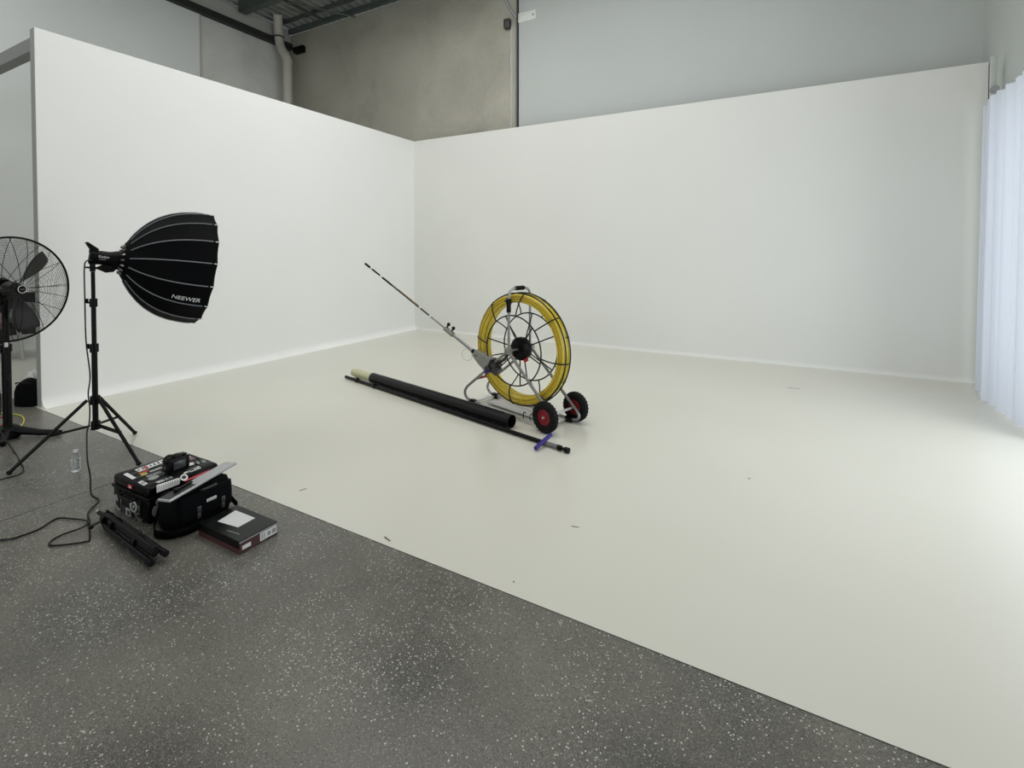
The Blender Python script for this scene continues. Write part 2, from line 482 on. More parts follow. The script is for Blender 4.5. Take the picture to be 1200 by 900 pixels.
# outer back wall
b = MB(); b.box(((XO-4.08)/2, YO+0.1, 3.28), (-4.08-XO, 0.2, 6.56)); struct('wall_outer_back_concrete', b, M['concrete'], 'bare brownish concrete upper wall behind the studio')
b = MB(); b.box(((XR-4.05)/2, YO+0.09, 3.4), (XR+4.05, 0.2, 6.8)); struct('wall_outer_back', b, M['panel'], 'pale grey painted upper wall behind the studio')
b = MB(); b.box((-4.075, YO-0.012, 3.3), (0.025, 0.03, 6.6)); struct('trim_4', b, M['darkjoint'], 'dark vertical joint between concrete and painted wall')
b = MB(); b.tube([(-4.20+0.006*math.sin(k*1.9), YO-0.002, 3.5+k*0.11) for k in range(19)], [0.014+0.012*abs(math.sin(k*2.3)) for k in range(19)], 6)
struct('trim_5', b, M['joint'], 'uneven pale sealant line beside the dark wall joint')
b = MB(); b.box((-4.11, YO-0.004, 4.5), (0.04, 0.01, 2.1)); struct('trim_6', b, M['greymetal'], 'grey strip beside the dark wall joint')
b = MB(); b.box((-2.06, YB+0.12, HW-0.01), (2*4.1, 0.14, 0.02)); struct('trim_7', b, M['gutter'], 'dark strip standing in for the shadow line behind the top of the white back wall')  # shade behind the wall top, put in as a dark solid strip
# right side wall with wide doorway behind the curtain
b = MB()
b.box((XR+0.1, 7.3, 1.5), (0.2, 0.75, 3.0)); b.box((XR+0.1, -1.72, 1.5), (0.2, 8.95, 3.0))
b.box((XR+0.1, 0.75, 4.85), (0.2, 13.9, 3.7))
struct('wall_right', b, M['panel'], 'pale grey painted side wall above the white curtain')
# rear wall with roller door opening
b = MB(); b.box((-9.3, -6.2, 2.2), (1.7, 0.2, 4.4)); b.box((0.6, -6.2, 2.2), (4.0, 0.2, 4.4)); b.box((-4.0, -6.2, 5.5), (12.4, 0.2, 2.3))
struct('wall_rear', b, M['panel'])
# roof: ribbed deck, purlins, edge beam
b = MB()
prof = []
x = XO-0.2
while x < XR+0.2:
    prof += [(x, 0), (x+0.015, 0.10), (x+0.11, 0.10), (x+0.14, 0)]
    x += 0.20
va = [b.bm.verts.new((p[0], -6.3, HR+p[1])) for p in prof]; vb = [b.bm.verts.new((p[0], YO+0.3, HR+p[1])) for p in prof]
for i in range(len(prof)-1): b.bm.faces.new((va[i], va[i+1], vb[i+1], vb[i]))
r_ = bmesh.ops.extrude_face_region(b.bm, geom=b.bm.faces[:])
for v in [g for g in r_['geom'] if isinstance(g, bmesh.types.BMVert)]: v.co.z += 0.05
struct('ceiling', b, M['deck'], 'ribbed metal roof deck', smooth=False)
b = MB(); b.box((XO+0.05, 0.7, 6.28), (0.14, 13.9, 0.13)); struct('trim_8', b, M['gutter'], 'dark steel beam along the top of the far left wall')
b = MB(); b.box((XO+0.03, 0.7, 6.50), (0.05, 13.9, 0.30)); struct('trim_9', b, M['joint'], 'pale strip above the dark edge beam')
def cbeam(y, h, x0, x1, zt, fl=0.09):
    b = MB(); cx = (x0+x1)/2; L_ = x1-x0
    b.box((cx, y, zt-h/2), (L_, 0.012, h)); b.box((cx, y+fl/2, zt-0.006), (L_, fl, 0.012)); b.box((cx, y+fl/2, zt-h+0.006), (L_, fl, 0.012))
    return b
k = 10
for (y, h) in ((6.30, 0.22), (4.6, 0.30), (2.9, 0.3)):
    struct('trim_%d' % k, cbeam(y, h, XO+0.2, XR, HR-0.0, 0.16), M['beam'], 'grey green steel roof purlin'); k += 1
struct('trim_%d' % k, cbeam(7.30, 0.07, XO+0.2, XR, HR-0.0, 0.05), M['beam'], 'slim steel roof purlin next to the concrete wall'); k += 1
b = MB(); b.box((-3.9, YO-0.04, 6.62), (12.4, 0.08, 0.10)); struct('trim_%d' % k, b, M['beam'], 'steel angle on top of the concrete wall'); k += 1
b = MB(); b.box((-8.9, 6.9, 6.62), (0.05, 1.3, 0.05), rot=Matrix.Rotation(R(0), 3, 'Z')); b.cyl((-7.9, 7.55, 6.45), (-9.4, 5.9, 6.62), 0.02, seg=8)
struct('trim_%d' % k, b, M['beam'], 'thin steel roof brace'); k += 1
# track along the top behind the left wall's near end
b = MB(); b.box(((XO+XL-0.09)/2, 2.0, HW-0.10), (XL-0.09-XO, 0.06, 0.13)); b.box(((XO+XL-0.09)/2, 1.985, HW-0.185), (XL-0.09-XO, 0.10, 0.03))
struct('trim_%d' % k, b, M['track'], 'galvanised steel track running off the near end of the white left wall'); k += 1

# ------------------------------------------------------------------ wall fittings
t = thing('downpipe', 'white plastic downpipe with two bends in the far corner under the roof', 'pipe', (-9.75, 7.30, 0))
b = MB(); b.tube(fillet([(0, 0, 3.0), (0, 0, 5.84), (-0.19, -0.05, 6.14), (-0.19, -0.08, 6.40), (0.02, -0.25, 6.74)], 0.12, 6), 0.095, 18)
b.build('pipe', M['pvc'], t)
for z in (5.80,):
    b = MB(); b.cyl((0, 0, z-0.07), (0, 0, z), 0.103, seg=18); b.build('coupling', M['pvc'], t)
b = MB(); b.ring((-0.19, -0.075, 6.33), (0, 0, 1), 0.10, 0.018, 24); b.build('pipe_clip', M['darkmetal'], t)
b = MB(); b.cyl((-9.60, 7.60, 6.14), (-9.86, 7.60, 6.14), 0.085, seg=16)
tag(b.build('pipe_stub', M['black']), 'short black pipe stub beside the white downpipe under the roof', 'pipe')

t = thing('wall_bracket', 'flat pale steel plate bolted high on the grey painted back wall', 'bracket', (-3.9, YO-0.012, 5.59))
b = MB(); b.box((0, 0, 0), (0.36, 0.012, 0.16), bev=0.002); b.build('plate', M['cyc'], t)
b = MB(); b.cyl((0.13, 0.0, 0), (0.13, -0.018, 0), 0.016, seg=6); b.build('bolt', M['steel'], t)
t = thing('brace_bracket', 'dark steel bracket and strut at the top of the wall joint', 'bracket', (-4.22, YO-0.05, 5.52))
b = MB(); b.box((-0.04, 0, 0), (0.11, 0.08, 0.16), bev=0.004); b.build('bracket_plate', M['darkmetal'], t)
b = MB(); b.cyl((0.14, -0.03, 0.06), (-0.22, -0.9, 0.98), 0.025, seg=10); b.build('strut', M['steel'], t)

# curtain and its rail bracket
def curtain(y0, y1, x, zb, zt, seed, folds):
    rnd = random.Random(seed); ph = rnd.uniform(0, 6)
    b = MB()
    def f(u, v):
        y = y0+(y1-y0)*u
        a = 0.05+0.02*(1-v)
        xx = x + a*math.sin(u*folds*2*PI+ph+0.5*math.sin(u*9+seed)) + 0.014*math.sin(u*folds*5.1*PI+ph*2+v*0.6)
        return (xx, y+0.012*math.sin(u*folds*4*PI), zb+(zt-zb)*v)
    b.grid(f, int(folds*14), 10)
    return b
cl = ['sheer white curtain panel furthest back, beside the end of the back wall', 'sheer white curtain panel nearer the camera, cut by the right frame edge']
for i, (y0, y1, x, zb, sd, fo) in enumerate(((6.52, 6.95, 1.90, 0.035, 3, 3), (5.3, 6.60, 1.84, 0.03, 5, 7))):
    tag(curtain(y0, y1, x, zb, 3.02, sd, fo).build('curtain', M['curtain'], sharp=3), cl[i], 'curtain', 'sheer curtains on the right')
t = thing('curtain_rail', 'pale curtain rail with end bracket on the right wall above the curtain', 'curtain rail', (1.95, 6.98, 3.1))
b = MB(); b.cyl((0, -0.05, 0), (0, -4.2, 0), 0.014, seg=10); b.build('rail', M['panel'], t)
b = MB(); b.box((0.0, 0, 0.22), (0.05, 0.04, 0.46), bev=0.008); b.box((0.04, -0.01, -0.02), (0.07, 0.06, 0.10), bev=0.015); b.build('end_bracket', M['panel'], t)
b = MB(); b.cyl((0, -0.07, 0.10), (0, -0.02, 0.10), 0.035, seg=16); b.build('pulley', M['greyprint'], t)

# ------------------------------------------------------------------ cable reel
RZ = R(162.7)
hub_x, hub_z = -0.022, 0.605
reel = thing('cable_reel', 'wheeled floor stand carrying a large reel of yellow rod with a long guide arm', 'cable reel', (-2.108, 3.998, 0), RZ)
# side frames
for s, nm in ((1, 'near'), (-1, 'far')):
    y = 0.15*s
    ap = (0.0, y, 0.60)
    b = MB()
    path = spline([(0.0, y, 0.60), (0.18, y, 0.465), (0.36, y, 0.33), (0.53, y, 0.205), (0.605, y, 0.14), (0.622, y, 0.085), (0.585, y, 0.042), (0.50, y, 0.032), (0.40, y, 0.032)], 5)
    b.tube(path, 0.0135, 12)
    path = spline([(0.0, y, 0.60), (-0.17, y, 0.45), (-0.34, y, 0.30), (-0.51, y, 0.155), (-0.572, y, 0.095), (-0.572, y, 0.055), (-0.53, y, 0.034), (-0.46, y, 0.030), (-0.36, y, 0.030)], 5)
    b.tube(path, 0.0135, 12)
    b.build('side_frame', M['steel'], reel)
    b = MB(); b.box((0.03, y, 0.026), (0.96, 0.026, 0.022), bev=0.003); b.build('base_rail', M['alu'], reel)
    b = MB(); b.box((0.50, y, 0.026), (0.075, 0.05, 0.050), bev=0.008); b.build('foot_clamp', M['black'], reel)
    b = MB(); b.box((-0.47, y, 0.026), (0.075, 0.05, 0.050), bev=0.008); b.build('foot_clamp', M['black'], reel)
    b = MB(); b.box((0.0, y, 0.60), (0.07, 0.04, 0.06), bev=0.01); b.build('axle_bearing', M['greymetal'], reel)
# handle: inverted U with grip
b = MB(); hy = 0.14
b.tube(fillet([(0.0, hy, 0.60), (0.0, hy, 1.165), (0.0, -hy, 1.165), (0.0, -hy, 0.60)], 0.09, 8), 0.0125, 12)
hd = b.build('handle', M['steel'], reel)
b = MB(); b.cyl((0.0, 0.055, 1.165), (0.0, -0.055, 1.165), 0.0185, seg=14)
for k in range(6): b.ring((0, 0.045-0.018*k, 1.165), (0, 1, 0), 0.0185, 0.003, 14, 5)
b.build('grip', M['black'], hd)
for z0, z1, rr in ((0.955, 1.03, 0.022), (1.03, 1.07, 0.026)):
    pass
b = MB(); b.cyl((0, hy, 0.95), (0, hy, 1.03), 0.021, seg=14); b.cyl((0, hy, 1.025), (0, hy, 1.075), 0.026, seg=14); b.box((0.03, hy, 1.05), (0.035, 0.02, 0.02), bev=0.004)
b.build('handle_clamp', M['black'], reel)
# axle, hub, cross members
HC = Vector((hub_x, 0, hub_z))
b = MB(); b.cyl((0.0, -0.16, 0.60), (0.0, 0.175, 0.60), 0.011, seg=12); b.cyl((hub_x, -0.15, hub_z), (hub_x, 0.155, hub_z), 0.009, seg=12)
b.box((hub_x/2, 0.145, 0.602), (0.07, 0.012, 0.03)); b.box((hub_x/2, -0.125, 0.602), (0.07, 0.012, 0.03))
b.build('axle', M['steel'], reel)
drum = bpy.data.objects.new('reel_drum', None)
drum_b = MB()
for s in (1, -1):
    drum_b.ring((hub_x, 0.035*s, hub_z), (0, 1, 0), 0.515, 0.0065, 96, 8)
    drum_b.ring((hub_x, 0.125*s, hub_z), (0, 1, 0), 0.318, 0.0065, 80, 8)
bpy.data.objects.remove(drum)
drum_o = drum_b.build('wire_rim', M['rack'], reel)
def pol(r, a, y): return Vector((hub_x + r*math.cos(a), y, hub_z + r*math.sin(a)))
for s in (1, -1):
    for k in range(6):
        a = 2*PI*k/6 + (0.25 if s > 0 else 0.62)
        b = MB(); b.tube([pol(0.07, a, 0.045*s), pol(0.318, a, 0.125*s), ], 0.0060, 8)
        b.build('spoke', M['rack'], drum_o)
    for k in range(8):
        a = 2*PI*k/8 + (0.10 if s > 0 else 0.45)
        b = MB(); b.tube(spline([pol(0.318, a, 0.125*s), pol(0.38, a+0.02, 0.122*s), pol(0.45, a+0.03, 0.100*s), pol(0.50, a+0.03, 0.065*s), pol(0.520, a+0.03, 0.03*s), pol(0.522, a+0.03, 0.0)], 4), 0.0060, 8)
        b.build('cage_bar', M['rack'], drum_o)
b = MB(); b.lathe([(0, -0.055), (0.075, -0.055), (0.085, -0.04), (0.105, -0.025), (0.110, 0.0), (0.106, 0.03), (0.085, 0.045), (0.045, 0.052), (0, 0.053)], 36, T=align(HC, (0, 1, 0)))
b.build('hub', M['black'], reel)
b = MB(); b.cyl(pol(0, 0, 0.05), pol(0, 0, 0.062), 0.010, seg=12); b.build('hub_bolt', M['steel'], reel)
b = MB(); b.box(pol(0.125, -2.35, 0.045), (0.05, 0.012, 0.03), rot=Matrix.Rotation(0.6, 3, 'Y'), bev=0.003); b.build('hub_latch', M['redprint'], reel)
# wound rod
b = MB(); rnd = random.Random(2)
r0 = 0.0072
for j in range(8):
    y = -0.052+0.0149*j
    b.ring((hub_x+rnd.uniform(-.003, .003), y, hub_z+rnd.uniform(-.003, .003)), (0, 1, 0), 0.496, r0, 90, 7, 0.002)
    b.ring((hub_x+rnd.uniform(-.003, .003), y, hub_z+rnd.uniform(-.003, .003)), (0, 1, 0), 0.440+rnd.uniform(-.004, .004), r0, 90, 7, 0.003)
for j in range(1, 4):
    for y in (-0.056, 0.056):
        b.ring((hub_x+rnd.uniform(-.003, .003), y, hub_z+rnd.uniform(-.003, .003)), (0, 1, 0), 0.440+0.0145*j, r0, 90, 7, 0.002)
b.build('wound_rod', M['yellow'], reel)
b = MB()
for j, (rr, y) in enumerate(((0.462, 0.066), (0.478, -0.062), (0.432, 0.03), (0.489, 0.064))):
    b.ring((hub_x, y, hub_z), (0, 1, 0), rr, 0.0045, 90, 6, 0.006)
b.build('dull_rod_turn', M['yellow_dull'], reel)
for o in [c for c in reel.children if c.name.split('.')[0] in ('wire_rim', 'hub', 'hub_bolt', 'hub_latch', 'wound_rod', 'dull_rod_turn')]:
    o.rotation_euler = (0, 0, R(6))
# cross members
b = MB(); b.cyl((0.46, -0.15, 0.262), (0.46, 0.15, 0.262), 0.013, seg=12); b.build('cross_bar', M['redtape'], reel)
b = MB(); b.box((0.05, 0, 0.020), (0.72, 0.10, 0.006)); b.box((0.50, 0, 0.024), (0.03, 0.29, 0.012)); b.box((-0.44, 0, 0.024), (0.03, 0.29, 0.012)); b.build('base_plate', M['alu'], reel)
for xx in (-0.20, -0.28):
    b = MB(); b.tube(spline([(xx, 0.15, 0.035), (xx, 0.153, 0.075), (xx-0.012, 0.15, 0.095), (xx-0.03, 0.15, 0.085)], 4), 0.004, 8); b.build('rail_hook', M['black'], reel)
# road wheels
b = MB(); b.cyl((-0.50, -0.205, 0.130), (-0.50, 0.205, 0.130), 0.011, seg=12); b.build('wheel_axle', M['alu'], reel)
for s in (1, -1):
    c = Vector((-0.50, 0.200*s, 0.131))
    b = MB(); prof = []
    for k in range(20):
        a = 2*PI*k/20
        prof.append((0.095+0.036*math.cos(a), 0.036*math.sin(a)))
    b.lathe(prof, 48, T=align(c, (0, 1, 0)), close=True)
    for k in range(26):
        for q in (-1, 1):
            a = 2*PI*(k+0.25*q)/26
            p = c + Vector((math.cos(a)*0.1252, 0.014*q, math.sin(a)*0.1252))
            b.box(p, (0.0055, 0.019, 0.013), rot=Matrix.Rotation(-a, 3, 'Y') @ Matrix.Rotation(0.5*q, 3, 'X'))
    ty = b.build('tyre', M['rubber'], reel)
    b = MB(); b.lathe([(0.0, 0.016), (0.022, 0.016), (0.026, 0.010), (0.050, 0.008), (0.056, 0.020), (0.068, 0.020), (0.068, -0.020), (0.056, -0.020), (0.050, -0.008), (0.022, -0.016), (0, -0.016)], 36, T=align(c, (0, s, 0)))
    hb = b.build('wheel_hub', M['red'], reel)
    b = MB(); b.lathe([(0.0, 0.034), (0.008, 0.033), (0.011, 0.026), (0.011, 0.012), (0, 0.012)], 12, T=align(c, (0, s, 0))); b.build('hub_cap', M['alu'], hb)
# guide arm, in room coordinates
A0 = cc(-0.165, 4.56, 0.408); A1 = cc(-1.62, 5.40, 1.368)
def arm(t): return A0.lerp(A1, t)
AD = (A1-A0).normalized()
side = AD.cross(Vector((0, 0, 1))).normalized()
upv = side.cross(AD).normalized()
def abox(b, t0, t1, w0, w1, h0, h1):
    p, q = arm(t0), arm(t1)
    vs = []
    for c, ww, hh in ((p, w0, h0), (q, w1, h1)):
        vs.append([b.bm.verts.new(c + side*ww*sx/2 + upv*hh*sy/2) for sx, sy in ((-1, -1), (1, -1), (1, 1), (-1, 1))])
    for i in range(4): b.bm.faces.new((vs[0][i], vs[0][(i+1) % 4], vs[1][(i+1) % 4], vs[1][i]))
    b.bm.faces.new(list(reversed(vs[0]))); b.bm.faces.new(vs[1])
b = MB(); abox(b, 0.030, 0.085, 0.09, 0.08, 0.130, 0.098); abox(b, 0.085, 0.132, 0.08, 0.05, 0.098, 0.060)
gb = b.build('guide_box', M['greymetal'], reel, world=True)
b = MB(); abox(b, 0.022, 0.030, 0.10, 0.10, 0.145, 0.145); b.build('box_flange', M['darkmetal'], gb, world=True)
for sg in (1, -1):
    b = MB(); b.cyl(arm(0.11)+side*0.02*sg, arm(0.11)+side*0.040*sg, 0.006, seg=10); b.build('screw', M['black'], gb, world=True)
b = MB(); abox(b, -0.03, 0.030, 0.07, 0.07, 0.07, 0.09)
b.cyl(arm(0.02)-side*0.06-upv*0.02, arm(0.02)+side*0.06-upv*0.02, 0.028, seg=16)
b.cyl(arm(0.0)-side*0.06+upv*0.045, arm(0.0)+side*0.06+upv*0.045, 0.024, seg=16)
b.tube([arm(0.0)+upv*0.04, cc(-0.06, 4.47, 0.52), cc(-0.03, 4.42, 0.585)], 0.016, 10)
b.build('arm_mount', M['darkmetal'], reel, world=True)
b = MB(); b.cyl(arm(0.015)-side*0.068-upv*0.045, arm(0.015)+side*0.068-upv*0.045, 0.019, seg=14); b.build('guide_roller', M['blue'], reel, world=True)
b = MB(); b.cyl(arm(0.128), arm(0.30), 0.0155, seg=12); b.build('arm_tube', M['steel'], reel, world=True)
b = MB(); b.cyl(arm(0.128), arm(0.148), 0.022, seg=12); b.build('arm_collar', M['black'], reel, world=True)
b = MB(); b.cyl(arm(0.285), arm(0.345), 0.025, seg=12); cl_ = b.build('arm_clamp', M['greymetal'], reel, world=True)
for q in (0.300, 0.335):
    b = MB(); b.cyl(arm(q)+upv*0.02, arm(q)+upv*0.05, 0.008, seg=8); b.blob(arm(q)+upv*0.058, (0.019, 0.019, 0.019), 0.0, sub=2); b.build('clamp_knob', M['black'], cl_, world=True)
# outer rod in dark, yellow-grey and white lengths
def tp(px):
    f = (579.3-px)/151.3
    return f*4.56/(5.40-0.84*f)
for (p0_, p1_, rr, mm, nm) in ((525, 505, 0.0085, 'greymetal', 'rod_section'), (505, 503, 0.0095, 'white', 'rod_band'), (503, 492.5, 0.0085, 'darkmetal', 'rod_section'),
                             (492.5, 491, 0.0095, 'white', 'rod_band'), (491, 459, 0.0095, 'darkmetal', 'rod_section'), (459, 448, 0.0105, 'rack', 'rod_section'), (448, 445.5, 0.0100, 'white', 'rod_band'),
                             (445.5, 436, 0.0095, 'rack', 'rod_section'), (436, 434, 0.010, 'white', 'rod_band'), (434, 428, 0.0125, 'black', 'rod_tip')):
    b = MB(); b.cyl(arm(tp(p0_)), arm(tp(p1_)), rr, seg=10); b.build(nm, M[mm], reel, world=True)
b = MB(); b.cyl(arm(tp(489))+side*0.006+upv*0.006, arm(tp(466))+side*0.006+upv*0.006, 0.006, seg=8); b.build('rod_stripe', M['yellow_dull'], reel, world=True)
for (p0_, p1_, hh, sgs) in ((505, 491, 0.045, (1, -1)), (447, 436, 0.04, (1,))):
    a0, a1 = tp(p0_), tp(p1_)
    for sg in sgs:
        b = MB(); b.tube(spline([arm(a0), arm(a0*0.7+a1*0.3)+upv*hh*sg, arm(a0*0.3+a1*0.7)+upv*hh*sg, arm(a1)], 5), 0.0018, 5); b.build('wire_loop', M['white'], reel, world=True)
b = MB(); pl = [arm(0.165)-upv*0.02 + (side*0.0) + upv*(-0.055+0.055*math.cos(a)) + AD*(-0.075*math.sin(a)*0.8-0.0) for a in [2*PI*k/18 for k in range(18)]]
b.tube(pl, 0.0016, 5, closed=True); b.build('wire_loop', M['greyprint'], reel, world=True)

# ------------------------------------------------------------------ pipe bundle on the floor
L0 = Vector((-4.48, 4.17, 0)); L1 = Vector((-1.36, 3.427, 0))
D = (L1-L0).normalized(); NRM = Vector((-D.y, D.x, 0))
ang = math.atan2(D.y, D.x)
total = (L1-L0).length
T0 = L0
t = thing('pipe_bundle', 'long black pipe with cream inner tube lying on the white floor before the reel', 'pipe', L0+NRM*0.038, ang)
b = MB(); rp = 0.056
prof = [(rp, 0.42), (rp, 2.56), (rp-0.006, 2.56), (rp-0.006, 0.42)]
b.lathe(prof, 32, T=align((0, 0, rp+0.004), (1, 0, 0)), close=True)
b.build('outer_pipe', M['pipe_black'], t)
b = MB(); b.box((1.52, 0, 2*rp+0.002), (1.9, 0.03, 0.008), bev=0.002); b.box((1.5, -0.052, rp-0.022), (2.1, 0.020, 0.016), bev=0.003); b.build('pipe_rib', M['black'], t)
b = MB(); b.lathe([(0.048, 0.02), (0.048, 0.48), (0.043, 0.48), (0.043, 0.02)], 28, T=align((0, 0, rp+0.004), (1, 0, 0)), close=True)
b.build('inner_tube', M['cream'], t)
b = MB(); b.ring((0.42, 0, rp+0.004), (1, 0, 0), rp-0.003, 0.006, 32); b.build('end_ring', M['greyprint'], t)
t = thing('push_rod', 'thin black rod with blue cross handle and threaded end lying along the black pipe', 'rod', L0-NRM*0.062, ang)
b = MB(); b.cyl((0.0, 0, 0.020), (total-0.22, 0, 0.020), 0.0165, seg=14); b.build('shaft', M['black'], t)
b = MB(); b.cyl((total-0.22, 0, 0.020), (total-0.085, 0, 0.020), 0.012, seg=12)
for k in range(8): b.ring((total-0.205+k*0.016, 0, 0.020), (1, 0, 0), 0.015, 0.004, 16, 5)
b.build('threaded_end', M['steel'], t)
b = MB(); b.cyl((total-0.085, 0, 0.021), (total-0.055, 0, 0.021), 0.020, seg=14); b.cyl((total-0.055, 0, 0.021), (total-0.02, 0, 0.021), 0.013, seg=14); b.cyl((total-0.02, 0, 0.021), (total+0.015, 0, 0.021), 0.021, seg=14); b.build('end_cap', M['black'], t)
b = MB(); b.cyl(at(627.5, 525.5, 0.022), at(645.5, 509.5, 0.060), 0.0165, seg=14); b.build('cross_handle', M['blue'], t, world=True)
for xx in (0.26, 0.62):
    b = MB(); b.box((xx, 0, 0.022), (0.03, 0.042, 0.042), bev=0.006); b.box((xx, 0, 0.046), (0.016, 0.02, 0.02), bev=0.003); b.build('clip', M['black'], t)

# ------------------------------------------------------------------ softbox light on stand
LS = Vector((-4.35, 1.66, 0)) - RT*0.022
stand = thing('light_stand', 'black three legged light stand holding the softbox lamp', 'light stand', LS)
b = MB(); b.cyl((0, 0, 0.225), (0, 0, 0.78), 0.0175, seg=16); b.cyl((0, 0, 0.75), (0, 0, 1.12), 0.0145, seg=16); b.cyl((0, 0, 1.1), (0, 0, 1.356), 0.012, seg=16); b.build('pole', M['black_matte'], stand)
for z, rr in ((0.80, 0.026), (1.13, 0.023), (0.42, 0.030), (0.235, 0.028)):
    b = MB(); b.cyl((0, 0, z-0.03), (0, 0, z+0.03), rr, seg=16)
    if z > 0.7:
        dv = -RT
        b.cyl(Vector((0, 0, z)), Vector((0, 0, z))+dv*0.045, 0.007, seg=8); b.box(Vector((0, 0, z+0.012))+dv*0.048, (0.012, 0.02, 0.035), bev=0.004)
    b.build('collar', M['black'], stand)
for (fx, fy) in ((-4.526, 1.261), (-3.918, 1.727), (-4.616, 1.987)):
    d = (Vector((fx, fy, 0))-LS); d = d.normalized()*0.445
    top = d.normalized()*0.045 + Vector((0, 0, 0.425)); foot = d + Vector((0, 0, 0.014))
    b = MB(); b.tube([top, foot], 0.0115, 8); lg = b.build('leg', M['black_matte'], stand)
    b = MB(); mid = top.lerp(foot, 0.52)
    sv = d.normalized().cross(Vector((0, 0, 1)))*0.010
    b.cyl(d.normalized()*0.03+Vector((0, 0, 0.235))+sv, mid+sv, 0.006, seg=8); b.cyl(d.normalized()*0.03+Vector((0, 0, 0.235))-sv, mid-sv, 0.006, seg=8)
    b.build('brace', M['black_matte'], stand)
    b = MB(); b.blob(foot, (0.017, 0.017, 0.014), 0, sub=2); b.build('rubber_foot', M['rubber'], lg)
# lamp head and softbox share one frame: local z = beam axis
hd45 = R(45)
beam = (RT*math.sin(hd45)+FW*math.cos(hd45)); beam = (beam*math.cos(R(8))+Vector((0, 0, -math.sin(R(8))))).normalized()
lampc = LS + Vector((0, 0, 1.462))
LM = align(lampc, beam, (0, 0, 1)) # local x = up, y = sideways
lamp = thing('studio_lamp', 'black video lamp head clamped on top of the light stand behind the softbox', 'lamp', LM.translation, rot=LM.to_euler())
z0 = -0.02
b = MB(); b.lathe([(0, z0), (0.048, z0), (0.052, z0+0.01), (0.050, z0+0.11), (0.054, z0+0.13), (0.062, z0+0.155), (0.062, z0+0.182), (0, z0+0.182)], 28)
b.build('housing', M['black'], lamp)
b = MB()
b.prism([(0.03, z0-0.004), (0.055, z0-0.004), (0.098, z0-0.035), (0.104, z0-0.022), (0.062, z0+0.045), (0.035, z0+0.045)], -0.035, 0.035, T=Matrix(((1, 0, 0, 0), (0, 0, 1, 0), (0, 1, 0, 0), (0, 0, 0, 1))))
b.build('rear_hood', M['black'], lamp)
b = MB(); b.prism([(-0.05, 0.06), (-0.05, 0.155), (-0.095, 0.13), (-0.105, 0.085), (-0.085, 0.035), (-0.085, -0.03), (-0.073, -0.03), (-0.07, 0.03)], -0.018, 0.018, T=Matrix(((1, 0, 0, 0), (0, 0, 1, 0), (0, 1, 0, 0), (0, 0, 0, 1))))
b.build('tilt_bracket', M['black'], lamp)
b = MB(); b.cyl((-0.04, -0.0, 0.004), (-0.104, 0, 0.013), 0.017, seg=14); b.build('spigot', M['black'], lamp)
# side lettering facing the camera (local -y or +y whichever faces the camera)
ysign = 1 if (LM.to_3x3() @ Vector((0, 1, 0))).dot(-lampc) > 0 else -1
def side_text(body, size, zc, xc, rad):
    b = text_bm(body, size)
    for v in b.bm.verts:
        a = v.co.y + xc; l = v.co.x
        ang_ = a/rad
        # reading direction follows +z seen from the camera side
        v.co = Vector((math.sin(ang_)*(rad+0.0012), ysign*math.cos(ang_)*(rad+0.0012), zc+l))
    return b
side_text('Godox', 0.022, 0.058, 0.008, 0.0525).build('lettering', M['white'], lamp, label='white maker lettering')
side_text('SL60W', 0.014, 0.055, -0.010, 0.0525).build('lettering', M['greyprint'], lamp)

soft = thing('softbox', 'large deep black parabolic softbox with grey ribs mounted on the lamp', 'softbox', LM.translation, rot=LM.to_euler())
NR = 16
ZB, ZM = 0.17, 0.69
prof_t = [(0.0, 0.115), (0.06, 0.175), (0.13, 0.235), (0.22, 0.295), (0.34, 0.352), (0.48, 0.397), (0.64, 0.428), (0.82, 0.446), (1.0, 0.452)]
def srad(t_):
    for (a, ra), (c, rc) in zip(prof_t, prof_t[1:]):
        if t_ <= c:
            k_ = (t_-a)/(c-a)
            return ra+(rc-ra)*k_
    return prof_t[-1][1]
def srad_s(t_):
    e = 0.03
    return (srad(max(0, t_-e))+2*srad(t_)+srad(min(1, t_+e)))/4
PH0 = -ysign*R(5.0)
def spt(t_, th, off=0.0):
    u = ((th-PH0)/(2*PI)*NR) % 1.0
    sc_ = 1 - 0.006*math.sin(PI*u) - (1-math.cos(PI/NR))*math.sin(PI*u)*1.0
    rr = srad_s(t_)*sc_ + off
    zz = ZB+(ZM-ZB)*t_ - (0.004*math.sin(PI*u) if t_ > 0.99 else 0)
    return Vector((rr*math.cos(th), rr*math.sin(th), zz))
TH0 = PI/NR*0.6
b = MB()
nt_, na_ = 22, NR*6
outer = [[b.bm.verts.new(spt(i/nt_, 2*PI*j/na_+PH0)) for j in range(na_)] for i in range(nt_+1)]
for i in range(nt_):
    for j in range(na_): b.bm.faces.new((outer[i][j], outer[i][(j+1) % na_], outer[i+1][(j+1) % na_], outer[i+1][j]))
sh = b.build('fabric_shell', M['soft_fabric'], soft, sharp=0.5)
sm = sh.modifiers.new('thickness', 'SOLIDIFY'); sm.thickness = 0.003; sm.offset = -1
for k in range(NR):
    th = 2*PI*k/NR+PH0+1e-6
    b = MB()
    b.tube([spt(0.05+0.88*i/18, th, 0.001) for i in range(19)], 0.0045, 6)
    b.build('seam_rib', M['seam'], soft)
    b = MB(); p = spt(0.955, th, 0.0); q = spt(1.0, th, 0.002)
    b.tube([p, q], 0.0035, 6); b.tube([q, q+Vector((0, 0, 0.018))], 0.0018, 6)
    b.build('rib_tip', M['white'], soft)
b = MB(); b.lathe([(0.0, ZM-0.06), (0.41, ZM-0.06), (0.435, ZM-0.055)], 48); 
b.build('front_diffuser', mat('white_diffusion_cloth', rgb(225, 225, 225), 0.8), soft)
